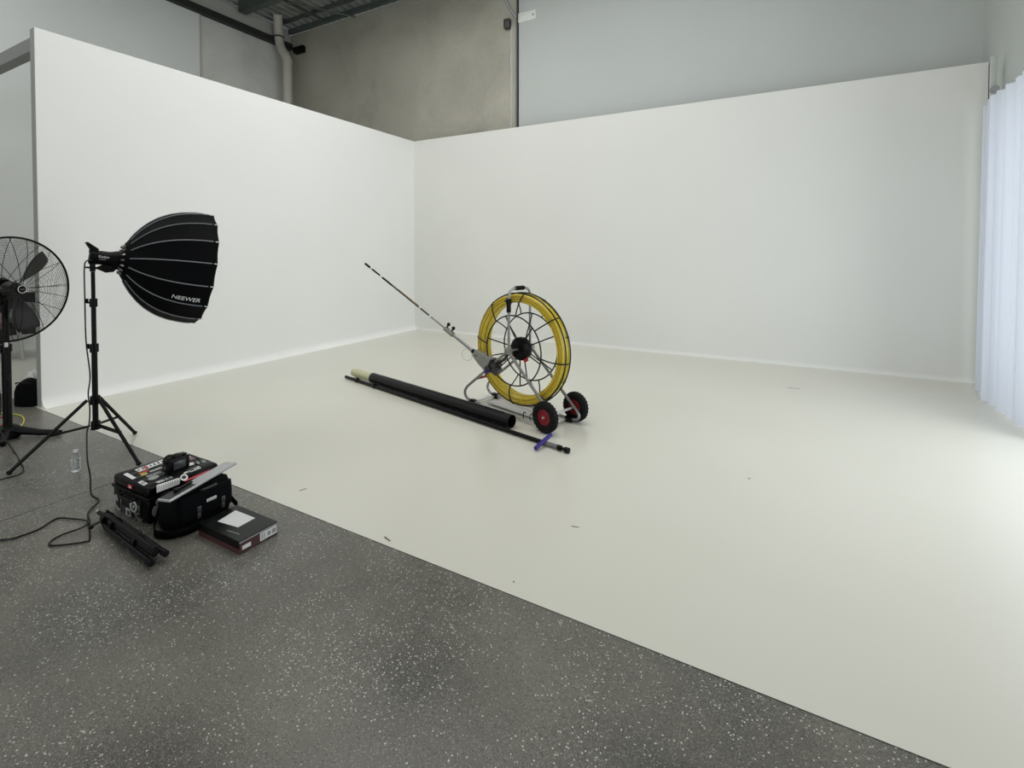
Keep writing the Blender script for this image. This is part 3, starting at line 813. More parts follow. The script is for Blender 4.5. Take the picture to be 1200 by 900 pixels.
b = MB(); b.lathe([(0.063, ZB-0.005), (0.085, ZB-0.01), (0.112, ZB+0.004), (0.125, ZB+0.02), (0.118, ZB+0.026), (0.07, ZB+0.02), (0.063, ZB+0.02)], 48, close=True)
rg = b.build('speed_ring', M['black_matte'], soft)
for k in range(NR):
    a = 2*PI*k/NR
    b = MB(); u = Vector((math.cos(a), math.sin(a), 0))
    b.cyl(u*0.100+Vector((0, 0, ZB-0.012)), u*0.128+Vector((0, 0, ZB+0.025)), 0.0065, seg=8)
    b.blob(u*0.100+Vector((0, 0, ZB-0.012)), (0.009, 0.009, 0.009), 0, sub=1)
    b.build('rib_socket', M['steel'], rg)
# lettering on one panel
tb = text_bm('NEEWER', 0.046, shear=0.1)
bmesh.ops.subdivide_edges(tb.bm, edges=tb.bm.edges[:], cuts=1)
# which panel: slightly below the side facing the camera
thc = ysign*(PI/2)*1.0
thc = ysign*(PI/2 + (PI/NR)*3.05)
for v in tb.bm.verts:
    tt = 0.71 + v.co.x/(ZM-ZB)
    th = thc - ysign*v.co.y/0.445
    v.co = spt(min(0.98, tt), th % (2*PI), 0.0035)
tb.build('lettering', M['white'], soft, label='white brand lettering near the mouth')

# ------------------------------------------------------------------ pedestal fan
FB = Vector((-5.40, 1.49, 0)) - RT*0.03
fan = thing('pedestal_fan', 'large black pedestal fan with round wire cage at the left edge', 'fan', FB)
b = MB(); b.cyl((0, 0, 0.06), (0, 0, 0.74), 0.029, seg=16); b.cyl((0, 0, 0.72), (0, 0, 1.12), 0.021, seg=16); b.build('pole', M['black_matte'], fan)
b = MB(); b.cyl((0, 0, 0.70), (0, 0, 0.76), 0.036, seg=16); b.build('height_clamp', M['black'], fan)
b = MB()
for u, ln in ((RT*0.97+FW*0.22, 0.36), (RT*0.62-FW*0.78, 0.22), (-RT*0.97-FW*0.22, 0.36), (-RT*0.62+FW*0.78, 0.13)):
    u = u.normalized()
    pts = [Vector((0, 0, 0.075)), u*ln*0.27+Vector((0, 0, 0.055)), u*ln*0.6+Vector((0, 0, 0.032)), u*ln+Vector((0, 0, 0.021))]
    b.tube(pts, [0.04, 0.034, 0.026, 0.02], 8)
b.box((0, 0, 0.05), (0.13, 0.13, 0.10), bev=0.02)
b.build('cross_base', M['black_matte'], fan)
fdir = (RT*0.985 - FW*0.175).normalized()
FC = cc(-3.936, 3.85, 1.205)
FM = align(FC, fdir, (0, 0, 1))
MI = FM
def guard(sgn, rings, depth):
    b = MB(); RR = 0.408
    for k in range(rings):
        q = (k+1)/rings
        rr = 0.06+(RR-0.06)*q
        z = sgn*depth*(1-(rr/RR)**2.6)
        b.ring((0, 0, z), (0, 0, 1), rr, 0.0011, 60, 3, T=MI)
    return b
def gz(rr, depth, sgn): return sgn*depth*(1-(rr/0.408)**2.6)
b = MB(); b.ring((0, 0, 0), (0, 0, 1), 0.409, 0.008, 80, 8, T=MI); cg = b.build('cage_rim', M['black'], fan, world=True)
gf = guard(1, 34, 0.085)
for k in range(16):
    a = 2*PI*k/16 + (0.05 if k % 2 else -0.05) + 0.1
    gf.tube([Vector((math.cos(a)*rr, math.sin(a)*rr, gz(rr, 0.085, 1)+0.002)) for rr in (0.04, 0.12, 0.2, 0.28, 0.34, 0.408)], 0.0022, 5, T=MI)
gf.build('front_guard', M['black'], fan, world=True)
gr_ = guard(-1, 34, 0.11)
for k in range(12):
    a = 2*PI*k/12
    gr_.tube([Vector((math.cos(a)*rr, math.sin(a)*rr, gz(rr, 0.11, -1)-0.002)) for rr in (0.04, 0.12, 0.2, 0.28, 0.34, 0.408)], 0.0022, 5, T=MI)
gr_.build('rear_guard', M['black'], fan, world=True)
b = MB(); b.lathe([(0, 0.092), (0.028, 0.092), (0.034, 0.088), (0.038, 0.080), (0.038, 0.074), (0, 0.074)], 28, T=MI); bd = b.build('centre_badge', M['black'], fan, world=True)
b = MB(); b.ring((0, 0, 0.093), (0, 0, 1), 0.029, 0.0026, 36, 6, T=MI); b.build('badge_ring', M['white'], bd, world=True)
b = MB()
for k, (yy, ww) in enumerate(((0.0, 0.036),)):
    for q in range(5): b.box((0.0, -0.012+0.006*q, 0.0925), (0.006, 0.0035, 0.002), T=MI)
b.build('badge_mark', M['greyprint'], bd, world=True)
b = MB(); b.lathe([(0, -0.24), (0.06, -0.24), (0.085, -0.22), (0.09, -0.12), (0.075, -0.09), (0, -0.09)], 28, T=MI); b.box((-0.08, 0, -0.13), (0.10, 0.05, 0.07), bev=0.01, T=MI)
b.tube([(0.08, 0, -0.17), (0.15, 0, -0.165)], 0.012, 8, T=MI); b.build('motor', M['black'], fan, world=True)
b = MB(); b.cyl((0, 0, -0.09), (0, 0, 0.02), 0.03, seg=16, T=MI); b.lathe([(0, 0.03), (0.05, 0.03), (0.06, 0.0), (0.06, -0.04), (0, -0.04)], 24, T=MI); b.build('blade_hub', M['darkmetal'], fan, world=True)
for k in range(3):
    a0 = R(-42)*1.0+k*2*PI/3
    b = MB()
    def bf(u, v, a0=a0):
        rr = 0.055+0.30*u
        wd = (0.16+0.26*math.sin(PI*min(1, u*0.75+0.12)))
        a = a0+(v-0.5)*wd*1.3
        return Vector((rr*math.cos(a), rr*math.sin(a), 0.03*(v-0.5)*(1+u)))
    b.grid(bf, 12, 6, T=MI)
    o = b.build('blade', M['darkmetal'], fan, world=True); m_ = o.modifiers.new('thickness', 'SOLIDIFY'); m_.thickness = 0.002

# fan power cord
f0 = FB + Vector((0, 0, 1.08))
def cord(name, pts, r, mm, label, cat, n=6, group=None):
    b = MB(); b.tube(spline(pts, n), r, 6)
    return tag(b.build(name, mm), label, cat, group)
near = -FW
cord('power_cord', [f0+near*0.09+RT*0.0+Vector((0, 0, -0.03)), f0+near*0.06-RT*0.04+Vector((0, 0, -0.25)), f0+near*0.05-RT*0.03+Vector((0, 0, -0.45)), f0+near*0.05+RT*0.0+Vector((0, 0, -0.8)), FB+near*0.10+RT*0.03+Vector((0, 0, 0.13)),
     at(17, 530, 0.006), at(24, 542, 0.006), at(28, 550, 0.006), at(22, 556, 0.006), at(8, 560, 0.006), at(-20, 566, 0.006), at(-60, 568, 0.006)], 0.0045, M['black'], 'black power cord hanging down the fan pole to the floor', 'cord')

# lamp cable: from the lamp down past the stand and over the floor
lp = lampc - beam*0.02
def near_stand(px, py, Z):  # a point Z ahead
    return cc((px-600)/FPX*Z, Z, HCAM-(py-295)/FPX*Z)
cpts = [near_stand(109, 305, 3.50), near_stand(101, 306, 3.49), near_stand(98.5, 316, 3.48), near_stand(98.5, 350, 3.46), near_stand(99, 400, 3.44), near_stand(103, 440, 3.42), near_stand(100.5, 462, 3.40), near_stand(102, 480, 3.38), near_stand(101, 497, 3.34), near_stand(98, 510, 3.30),
        near_stand(98, 540, 3.12), near_stand(101, 560, 3.05),
        at(107, 579, 0.008), at(116, 586, 0.006), at(106, 597, 0.006), at(103, 603, 0.006), at(105, 611, 0.006), at(105, 620, 0.006), at(105, 632, 0.006), at(100, 635, 0.006), at(75, 638.5, 0.006), at(59, 639, 0.006), at(60, 634, 0.006), at(72, 627, 0.006), at(92, 620, 0.014), at(103, 614, 0.014), at(100, 610, 0.012), at(85, 608, 0.008),
        at(70, 607, 0.006), at(60, 611, 0.006), at(46, 620, 0.006), at(25, 628, 0.006), at(10, 632, 0.006), at(-25, 634, 0.006), at(-80, 640, 0.006)]
cord('lamp_cable', cpts, 0.0045, M['black'], 'long black cable from the lamp down the stand, looping over the grey floor', 'cable')

# ------------------------------------------------------------------ hard case with stickers
case = thing('equipment_case', 'black hard plastic equipment case covered in stickers beside the light stand', 'case', (-3.222, 1.562, 0))
CX, CY, CH = 0.405, 0.40, 0.20     # x toward -x is left edge in the photo
b = MB(); b.box((0, 0, 0.066), (CX-0.012, CY-0.012, 0.128), bev=0.014, seg=3)
for sx in (-1, 1):
    for yy in (-0.12, 0.12): b.box((sx*(CX/2-0.008), yy, 0.07), (0.012, 0.03, 0.11), bev=0.004)
for xx in (-0.12, 0.12):
    b.box((xx, -(CY/2-0.008), 0.07), (0.03, 0.012, 0.11), bev=0.004)
b.build('case_body', M['black'], case)
b = MB(); b.box((0, 0, 0.134), (CX, CY, 0.016), bev=0.005); b.build('rim_seal', M['black_matte'], case)
b = MB(); b.box((0, 0, 0.168), (CX-0.012, CY-0.012, 0.060), bev=0.018, seg=3)
for k in range(5): b.box((-0.145+k*0.0725, 0, 0.1965), (0.045, CY-0.05, 0.006), bev=0.002)
lid = b.build('case_lid', M['black'], case)
for yy in (-0.10, 0.10):
    b = MB(); b.box((CX/2+0.004, yy, 0.135), (0.014, 0.05, 0.06), bev=0.005); b.build('latch', M['black'], case)
for xx in (-0.15, 0.15):
    b = MB(); b.cyl((xx, CY/2+0.004, 0.145), (xx, CY/2-0.02, 0.145), 0.014, seg=12); b.build('hinge', M['black'], case)
b = MB(); b.tube(fillet([(-0.07, -CY/2, 0.115), (-0.07, -CY/2-0.020, 0.11), (0.07, -CY/2-0.020, 0.11), (0.07, -CY/2, 0.115)], 0.015, 4), 0.009, 8); b.build('carry_handle', M['black'], case)
b = MB(); b.tube(fillet([(-0.06, CY/2-0.01, 0.15), (-0.06, CY/2+0.024, 0.158), (0.06, CY/2+0.024, 0.158), (0.06, CY/2-0.01, 0.15)], 0.015, 4), 0.008, 8); b.build('pull_handle', M['black'], case)
ZT = 0.2004
def sticker(x0, x1, y0, y1, mm, deco=None, rot=0.0, shape='rect'):
    """sticker on the lid; x,y in case coordinates"""
    c = ((x0+x1)/2, (y0+y1)/2); w_, h_ = x1-x0, y1-y0
    Tm = Matrix.Translation((c[0], c[1], ZT)) @ Matrix.Rotation(rot, 4, 'Z')
    b = MB()
    if shape == 'rect': b.box((0, 0, 0), (w_, h_, 0.0012), T=Tm)
    else: b.prism([(w_/2*math.cos(a), h_/2*math.sin(a)) for a in [2*PI*k/24 for k in range(24)]], -0.0006, 0.0006, T=Tm)
    o = b.build('sticker', mm, lid)
    if deco:
        b = MB(); long_y = h_ > w_
        for k in range(deco[1]):
            q = (k+0.5)/deco[1]-0.5
            if long_y: b.box((w_*0.0+w_*0.1*math.sin(k*2.1), q*h_*0.86, 0.0009), (w_*(0.35+0.2*(k % 2)), h_*0.5/deco[1], 0.0008), T=Tm)
            else: b.box((q*w_*0.86, h_*0.1*math.sin(k*2.1), 0.0009), (w_*0.5/deco[1], h_*(0.35+0.2*(k % 2)), 0.0008), T=Tm)
        b.build('sticker_print', deco[0], o)
    return o
W_, I_, G_, RD = M['white'], M['inkprint'], M['greyprint'], M['redprint']
# lid frame: x -0.18 (left/far) .. 0.18 (right/near bag); y -0.18 (near) .. 0.18 (far)
def lid_sticker(poly, mm, k=0, deco=None, s_=10.91, ox=120, oy=520):
    P = [at(ox+x/s_, oy+y/s_, 0.2008) for x, y in poly]
    T_ = chain(case).inverted()
    for p in P:
        p.x = min(max(p.x, case.location.x-CX/2+0.012), case.location.x+CX/2-0.012); p.y = min(max(p.y, case.location.y-CY/2+0.012), case.location.y+CY/2-0.012)
    b = MB(); b.prism([(p.x, p.y) for p in P], 0.2000+k*0.0006, 0.2008+k*0.0006); b._new(b.bm.verts[:], T_)
    o = b.build('sticker', mm, case)
    if deco and len(P) == 4:
        b = MB(); n = deco[1]; z = 0.2009+k*0.0006
        e0, e1 = (P[0], P[1]), (P[3], P[2])
        if (P[0]-P[3]).length > (P[0]-P[1]).length:
            e0, e1 = (P[0], P[3]), (P[1], P[2])
        for q in range(n):
            t0, t1 = (q+0.25)/n, (q+0.72)/n
            c = [e0[0].lerp(e0[1], t0), e0[0].lerp(e0[1], t1), e1[0].lerp(e1[1], t1), e1[0].lerp(e1[1], t0)]
            m0 = (c[0]+c[3])/2; m1 = (c[1]+c[2])/2; f = 0.35+0.15*((q*7) % 3)
            c = [m0.lerp(c[0], f), m1.lerp(c[1], f), m1.lerp(c[2], f), m0.lerp(c[3], f)]
            b.prism([(p.x, p.y) for p in c], z-0.0003, z+0.0004)
        b._new(b.bm.verts[:], T_); b.build('sticker_print', deco[0], o)
    return o
def card_piece(name, poly, mm, z0, z1, parent, s_=10.91, ox=120, oy=520):
    P = [at(ox+x/s_, oy+y/s_, z1) for x, y in poly]
    for p in P: p.x = min(p.x, -2.925)
    b = MB(); b.prism([(p.x, p.y) for p in P], z0, z1)
    return b.build(name, mm, parent, world=True)
def oval(cx, cy, w_, h_, a=0.0):
    return [(cx+w_/2*math.cos(t)*math.cos(a)-h_/2*math.sin(t)*math.sin(a), cy+w_/2*math.cos(t)*math.sin(a)+h_/2*math.sin(t)*math.cos(a)) for t in [2*PI*k/20 for k in range(20)]]
W_, I_, G_, RD = M['white'], M['inkprint'], M['greyprint'], M['redprint']
lid_sticker([(410, 333), (470, 360), (805, 232), (770, 200)], W_, 0, (I_, 7))
lid_sticker([(515, 300), (545, 285), (590, 308), (560, 325)], RD, 1)
lid_sticker([(785, 192), (835, 175), (860, 200), (808, 222)], RD, 1)
lid_sticker([(450, 378), (480, 388), (600, 345), (575, 332)], RD)
lid_sticker([(265, 390), (380, 455), (435, 435), (320, 370)], W_)
lid_sticker([(455, 495), (530, 535), (580, 505), (505, 468)], W_)
lid_sticker(oval(518, 501, 62, 34), G_, 1)
lid_sticker([(480, 385), (500, 412), (580, 388), (565, 362)], M['yelprint'])
lid_sticker([(555, 412), (575, 432), (755, 368), (740, 348)], G_, 0, (I_, 6))
lid_sticker(oval(655, 432, 150, 48, -0.3), G_)
lid_sticker([(600, 350), (612, 362), (765, 305), (755, 292)], W_, 0, (I_, 6))
lid_sticker([(680, 490), (710, 502), (802, 470), (780, 455)], W_, 0, (I_, 3))
lid_sticker([(795, 445), (820, 468), (902, 435), (880, 415)], G_, 0, (I_, 4))
lid_sticker([(1035, 372), (1045, 385), (1110, 360), (1095, 342)], W_); lid_sticker([(1080, 350), (1100, 362), (1180, 332), (1160, 314)], W_, 0, (I_, 3))
L7 = dict(s_=5.0, ox=110, oy=510)
lid_sticker([(560, 205), (615, 180), (628, 192), (572, 218)], W_, 0, (I_, 4), **L7)
lid_sticker([(600, 222), (665, 190), (672, 200), (610, 230)], W_, 2, (I_, 5), **L7)
lid_sticker([(518, 108), (545, 105), (572, 126), (548, 135)], W_, 0, (I_, 3), **L7)
lid_sticker([(556, 130), (588, 118), (606, 134), (572, 146)], M['pink'], 0, (I_, 3), **L7)
lid_sticker([(598, 158), (645, 145), (660, 155), (612, 170)], G_, 0, (I_, 4), **L7)
lid_sticker([(550, 165), (580, 158), (590, 170), (560, 180)], W_, 0, None, **L7)
cp = at(200, 566, 0.202)
card = thing('printed_card', 'silver printed card with round emblem lying on the case beside the silver bar', 'card', (cp.x, cp.y, 0.2026))
card_piece('card_sheet', [(690, 530), (745, 650), (1060, 545), (1000, 430)], M['silver'], 0.2026, 0.2044, card)
card_piece('white_band', [(695, 530), (712, 560), (985, 462), (970, 438)], W_, 0.2044, 0.2048, card)
for q in range(9):
    x0 = 715+q*29; y0 = 541-q*10.2
    card_piece('lettering', [(x0, y0), (x0+7, y0+13), (x0+19, y0+8), (x0+12, y0-5)], I_, 0.2048, 0.2050, card)
card_piece('round_emblem', oval(1045, 430, 100, 84, -0.2), W_, 0.2048, 0.2052, card)
card_piece('emblem_print', oval(1042, 428, 60, 44, -0.2), I_, 0.2052, 0.2054, card)
card_piece('red_stripe', [(1075, 455), (1105, 510), (1400, 380), (1370, 330)], RD, 0.2044, 0.2050, card)
card_piece('stripe_lettering', [(1150, 452), (1155, 462), (1340, 382), (1335, 372)], W_, 0.2050, 0.2052, card)
# side stickers on the face toward the camera (-y face)
def side_sticker(xc, zc, w_, h_, mm, shape, rot, n):
    # local frame: X along case x, Y up, Z outward (-y)
    Tm = Matrix.Translation((xc, -CY/2+0.004, zc)) @ Matrix.Rotation(PI/2, 4, 'X') @ Matrix.Rotation(rot, 4, 'Z')
    b = MB()
    if shape == 'rect': b.box((0, 0, 0), (w_, h_, 0.004), T=Tm)
    elif shape == 'tri': b.prism([(-w_/2, -h_/2), (w_/2, -h_/2), (0.1*w_, h_/2)], -0.002, 0.002, T=Tm)
    else: b.prism([(w_/2*math.cos(a), h_/2*math.sin(a)) for a in [2*PI*k/24 for k in range(24)]], -0.002, 0.002, T=Tm)
    o = b.build('sticker', mm, case)
    b = MB()
    if shape == 'oval':
        b.ring((0, 0, 0.002), (0, 0, 1), w_*0.30, 0.0022, 20, 4, T=Tm); b.box((0, 0, 0.002), (w_*0.2, h_*0.25, 0.002), T=Tm)
    else:
        for k in range(n): b.box((w_*0.12*math.sin(k*2.4), (k-(n-1)/2)*h_*0.8/n, 0.002), (w_*0.5, h_*0.35/n, 0.002), T=Tm)
    b.build('sticker_print', M['inkprint'], o)
def face_sticker(poly, mm, k=0, s_=11.257, ox=130, oy=560):
    Y = case.location.y-CY/2+0.0035-0.0008*k
    b = MB(); vs = []
    for x, y in poly:
        px, py = ox+x/s_, oy+y/s_
        f = FW*math.cos(PITCH) + Vector((0, 0, -math.sin(PITCH))); u = FW*math.sin(PITCH) + Vector((0, 0, math.cos(PITCH)))
        ray = f + RT*((px-600)/FPX) - u*((py-307)/FPX)
        t_ = Y/ray.y; vs.append(Vector((0, 0, HCAM))+ray*t_)
    a = [b.bm.verts.new(v) for v in vs]; c = [b.bm.verts.new(v+Vector((0, 0.003, 0))) for v in vs]
    n = len(a); b.bm.faces.new(a); b.bm.faces.new(list(reversed(c)))
    for q in range(n): b.bm.faces.new((a[q], c[q], c[(q+1) % n], a[(q+1) % n]))
    return b.build('sticker', mm, case, world=True)
face_sticker([(35, 230), (60, 215), (130, 285), (125, 420), (95, 440), (40, 345)], G_)
face_sticker([(60, 290), (100, 320), (105, 390), (65, 350)], I_, 1)
face_sticker([(130, 350), (185, 365), (190, 470), (135, 440)], M['darkmetal'])
face_sticker([(192, 390), (250, 420), (262, 528), (198, 490)], W_)
face_sticker([(208, 425), (240, 442), (245, 495), (212, 475)], M['darkmetal'], 1)
face_sticker(oval(292, 378, 88, 170, -0.2), W_)
face_sticker(oval(294, 378, 52, 100, -0.2), I_, 1); face_sticker(oval(296, 380, 22, 44, -0.2), W_, 2)
face_sticker([(355, 370), (385, 365), (400, 430), (365, 450)], G_)
face_sticker([(300, 455), (400, 470), (412, 570), (375, 572), (320, 520)], G_)
face_sticker([(345, 480), (375, 490), (380, 530), (350, 515)], I_, 1)
b = MB(); b.box((0.015, -CY/2+0.002, 0.172), (0.045, 0.006, 0.018), bev=0.001); b.build('sticker', M['redprint'], case)
b = MB(); b.box((0.020, -CY/2-0.001, 0.172), (0.022, 0.003, 0.010)); b.build('sticker_print', W_, case)
# two stickers on the right face (toward the bag)
for yy, zz, hh in ((-0.155, 0.06, 0.06), (-0.135, 0.105, 0.045)):
    b = MB(); b.prism([(0.020*math.cos(a), hh/2*math.sin(a)) for a in [2*PI*k/20 for k in range(20)]], -0.001, 0.003, T=Matrix.Translation((CX/2-0.006, yy, zz)) @ Matrix.Rotation(PI/2, 4, 'Y') @ Matrix.Rotation(PI/2, 4, 'Z'))
    b.build('sticker', G_, case)

# ------------------------------------------------------------------ stills camera on the case
cmr = thing('photo_camera', 'black digital camera with lens standing on the sticker covered case', 'camera', (-3.135, 1.575, 0.2012))
cmr.scale = (0.92, 0.92, 0.92)
b = MB(); b.box((0, 0, 0.043), (0.055, 0.125, 0.082), bev=0.010, seg=3); b.box((-0.005, 0, 0.088), (0.05, 0.05, 0.03), bev=0.010, seg=3); b.box((-0.02, 0.050, 0.043), (0.05, 0.028, 0.080), bev=0.012, seg=3)
b.build('camera_body', M['black'], cmr)
b = MB(); b.cyl((-0.025, 0, 0.042), (-0.06, 0, 0.042), 0.033, 0.032, 24); b.cyl((-0.06, 0, 0.042), (-0.105, 0, 0.042), 0.034, 0.036, 24)
for k in range(5): b.ring((-0.065-0.006*k, 0, 0.042), (1, 0, 0), 0.0345, 0.0015, 28, 5)
b.build('lens', M['black'], cmr)
b = MB(); b.box((0.029, 0.0, 0.040), (0.006, 0.072, 0.052), bev=0.002); b.build('screen', M['screen'], cmr)
for yy in (-0.048, 0.045):
    b = MB(); b.cyl((0, yy, 0.080), (0, yy, 0.093), 0.012, seg=18); b.build('dial', M['black_matte'], cmr)
b = MB(); b.cyl((-0.005, 0.0, 0.10), (-0.005, 0.0, 0.106), 0.012, seg=12); b.build('hot_shoe', M['darkmetal'], cmr)
b = MB(); b.tube(spline([(0.0, 0.064, 0.075), (0.02, 0.10, 0.05), (0.05, 0.12, 0.007), (0.03, 0.08, 0.005), (0.045, 0.02, 0.005), (0.03, -0.05, 0.005), (0.0, -0.085, 0.03), (0.0, -0.063, 0.075)], 5), 0.003, 6); b.build('neck_strap', M['black_fabric'], cmr)

# ------------------------------------------------------------------ shoulder bag
bag = thing('shoulder_bag', 'black fabric camera shoulder bag between the hard case and the cardboard box', 'bag', (-2.868, 1.530, 0))
b = MB()
# body lofted from superellipse rings, front (x+) taller than the back
def bagf(level):
    z, sx, sy, ox = level
    pts = []
    for k in range(40):
        a = 2*PI*k/40; c_, s_ = math.cos(a), math.sin(a)
        pts.append(Vector((ox+sx*math.copysign(abs(c_)**0.45, c_), sy*math.copysign(abs(s_)**0.45, s_), z + ((0.022 if c_ > 0 else 0.034)*(c_) if z > 0.15 else 0))))
    return pts
levels = [(0.002, 0.094, 0.145, 0), (0.012, 0.104, 0.155, 0), (0.06, 0.110, 0.162, 0), (0.13, 0.108, 0.160, 0), (0.175, 0.103, 0.155, 0), (0.200, 0.094, 0.147, 0), (0.209, 0.070, 0.120, 0)]
rings = [[b.bm.verts.new(p) for p in bagf(l)] for l in levels]
for a_, c_ in zip(rings, rings[1:]):
    for k in range(40): b.bm.faces.new((a_[k], a_[(k+1) % 40], c_[(k+1) % 40], c_[k]))
b.bm.faces.new(list(reversed(rings[0]))); b.bm.faces.new(rings[-1])
b.build('bag_body', M['black_fabric'], bag, sharp=0.9)
b = MB(); b.grid(lambda u, v: Vector((0.112+0.010*math.sin(PI*v)**0.5+0.002*math.sin(u*9), -0.135+0.27*u, 0.055+0.145*v)), 16, 10)
o = b.build('front_flap', M['black_fabric'], bag, sharp=2); m_ = o.modifiers.new('thickness', 'SOLIDIFY'); m_.thickness = 0.006
b = MB(); b.box((0.126, 0.02, 0.135), (0.003, 0.052, 0.016), bev=0.001); b.build('name_tag', M['white'], bag)
b = MB()
for q in range(5): b.box((0.128, 0.002+0.009*q, 0.135), (0.001, 0.005, 0.008))
b.build('tag_print', M['greyprint'], bag)
for yy in (-0.045, 0.085):
    b = MB(); b.box((0.124, yy, 0.105), (0.010, 0.022, 0.034), bev=0.004); b.box((0.122, yy, 0.070), (0.008, 0.018, 0.03), bev=0.003)
    b.build('buckle', M['darkmetal'], bag)
b = MB(); b.tube(fillet([(0.105, -0.03, 0.198), (0.128, -0.03, 0.206), (0.128, 0.05, 0.206), (0.105, 0.05, 0.198)], 0.012, 4), 0.006, 8); b.build('grab_handle', M['darkmetal'], bag)
def ribbon(pts, wd, mm, name, parent, up=Vector((0, 0, 1)), th=0.003):
    P = spline(pts, 6); b = MB(); prev = None; rr = []
    for i, p in enumerate(P):
        t_ = (P[min(i+1, len(P)-1)]-P[max(i-1, 0)]).normalized()
        rr.append([b.bm.verts.new(p-up*wd/2), b.bm.verts.new(p+up*wd/2)])
    for a_, c_ in zip(rr, rr[1:]): b.bm.faces.new((a_[0], c_[0], c_[1], a_[1]))
    o = b.build(name, mm, parent, sharp=2); m_ = o.modifiers.new('thickness', 'SOLIDIFY'); m_.thickness = th; m_.offset = 0
    return o
ribbon([(-0.04, -0.165, 0.12), (-0.03, -0.19, 0.05), (0.0, -0.205, 0.024), (0.06, -0.20, 0.024), (0.115, -0.16, 0.024), (0.135, -0.10, 0.024), (0.130, -0.02, 0.024)], 0.042, M['black_fabric'], 'shoulder_strap', bag)
ribbon([(0.0, 0.162, 0.12), (0.02, 0.185, 0.05), (0.06, 0.19, 0.022), (0.11, 0.175, 0.022), (0.14, 0.15, 0.022)], 0.038, M['black_fabric'], 'shoulder_strap', bag)

# ------------------------------------------------------------------ laptop across case and bag
c0 = at(191.5, 585.5, 0.250); c1 = at(271, 541, 0.250)
bl = (c1-c0).length
lap = thing('metal_bar', 'long flat silver bar lying across the top of the black shoulder bag', 'bar', ((c0.x+c1.x)/2, (c0.y+c1.y)/2, 0.242), rot=Euler((0, 0, math.atan2((c1-c0).y, (c1-c0).x)), 'XYZ'))
b = MB(); b.box((0, 0, 0.0), (bl, 0.078, 0.013), bev=0.0055, seg=3); b.build('bar_body', M['silver'], lap)
b = MB(); b.box((-bl*0.30, 0.003, 0.0068), (bl*0.36, 0.060, 0.0016), bev=0.0004, seg=1); b.build('grey_inset', M['darkmetal'], lap)
o = thing('clip_gadget', 'small black clip lying on the near end of the silver bar', 'gadget', ((c0.x*0.72+c1.x*0.28), (c0.y*0.72+c1.y*0.28), 0.2502), rot=lap.rotation_euler.copy())
b = MB(); b.box((0, 0.01, 0.006), (0.11, 0.016, 0.010), bev=0.003); b.build('clip_arm', M['black'], o)
b = MB(); b.blob((-0.045, 0.005, 0.010), (0.020, 0.015, 0.010), 0.0, sub=2, flat=0.001); b.build('clip_head', M['black'], o)

# ------------------------------------------------------------------ cardboard box with paper
bx = thing('product_box', 'flat dark green and maroon cardboard box on the grey floor in front of the bag', 'box', (-2.508, 1.553, 0))
BX, BY, BH = 0.355, 0.21, 0.063
b = MB(); b.box((0, 0, BH/2), (BX, BY, BH), bev=0.0015, seg=1); b.build('carton', M['boxred'], bx)
b = MB(); b.box((0, 0, BH+0.0005), (BX+0.001, BY+0.001, 0.003), bev=0.001, seg=1)
b.prism([(-BX/2, 0), (BX/2, 0), (BX/2, 0.0015), (-BX/2, 0.0015)], 0, 0.0, T=Matrix.Identity(4)) if False else None
b.build('carton_lid', M['boxgreen'], bx)
b = MB(); b.box((0, -BY/2-0.0006, BH*0.70), (BX, 0.0012, BH*0.58)); b.build('side_band', M['black'], bx)
b = MB(); b.box((BX/2+0.0008, 0.052, BH*0.48), (0.0012, 0.095, 0.042)); lb = b.build('address_label', M['white'], bx)
b = MB()
for q in range(4): b.box((BX/2+0.0018, 0.03-0.006*q, BH*0.48), (0.0008, 0.002, 0.03))
b.box((BX/2+0.0018, 0.054, BH*0.48), (0.0008, 0.018, 0.020)); b.box((BX/2+0.0018, 0.082, BH*0.48), (0.0008, 0.022, 0.024)); b.build('label_print', M['greyprint'], lb)
b = MB(); b.box((BX/2+0.0008, -0.068, BH*0.42), (0.0012, 0.045, 0.020)); b.build('small_label', M['white'], bx)
b = MB(); b.box((BX/2+0.0006, 0.0, BH-0.006), (0.0012, BY, 0.006)); b.build('lid_edge', M['silver'], bx)
b = MB(); b.box((-0.03, -0.02, BH+0.0025), (0.004, 0.05, 0.001)); b.box((0.07, -0.07, BH+0.0025), (0.09, 0.003, 0.001), rot=Matrix.Rotation(0.1, 3, 'Z')); b.build('lid_print', M['greyprint'], bx)
b = MB(); b.prism([at(px, py, BH+0.003)[:2] for px, py in ((255, 611), (279, 618), (299, 607), (276, 598))], BH+0.0024, BH+0.0036)
tag(b.build('paper_sheet', M['paper']), 'small white sheet of paper lying on the dark box', 'paper')

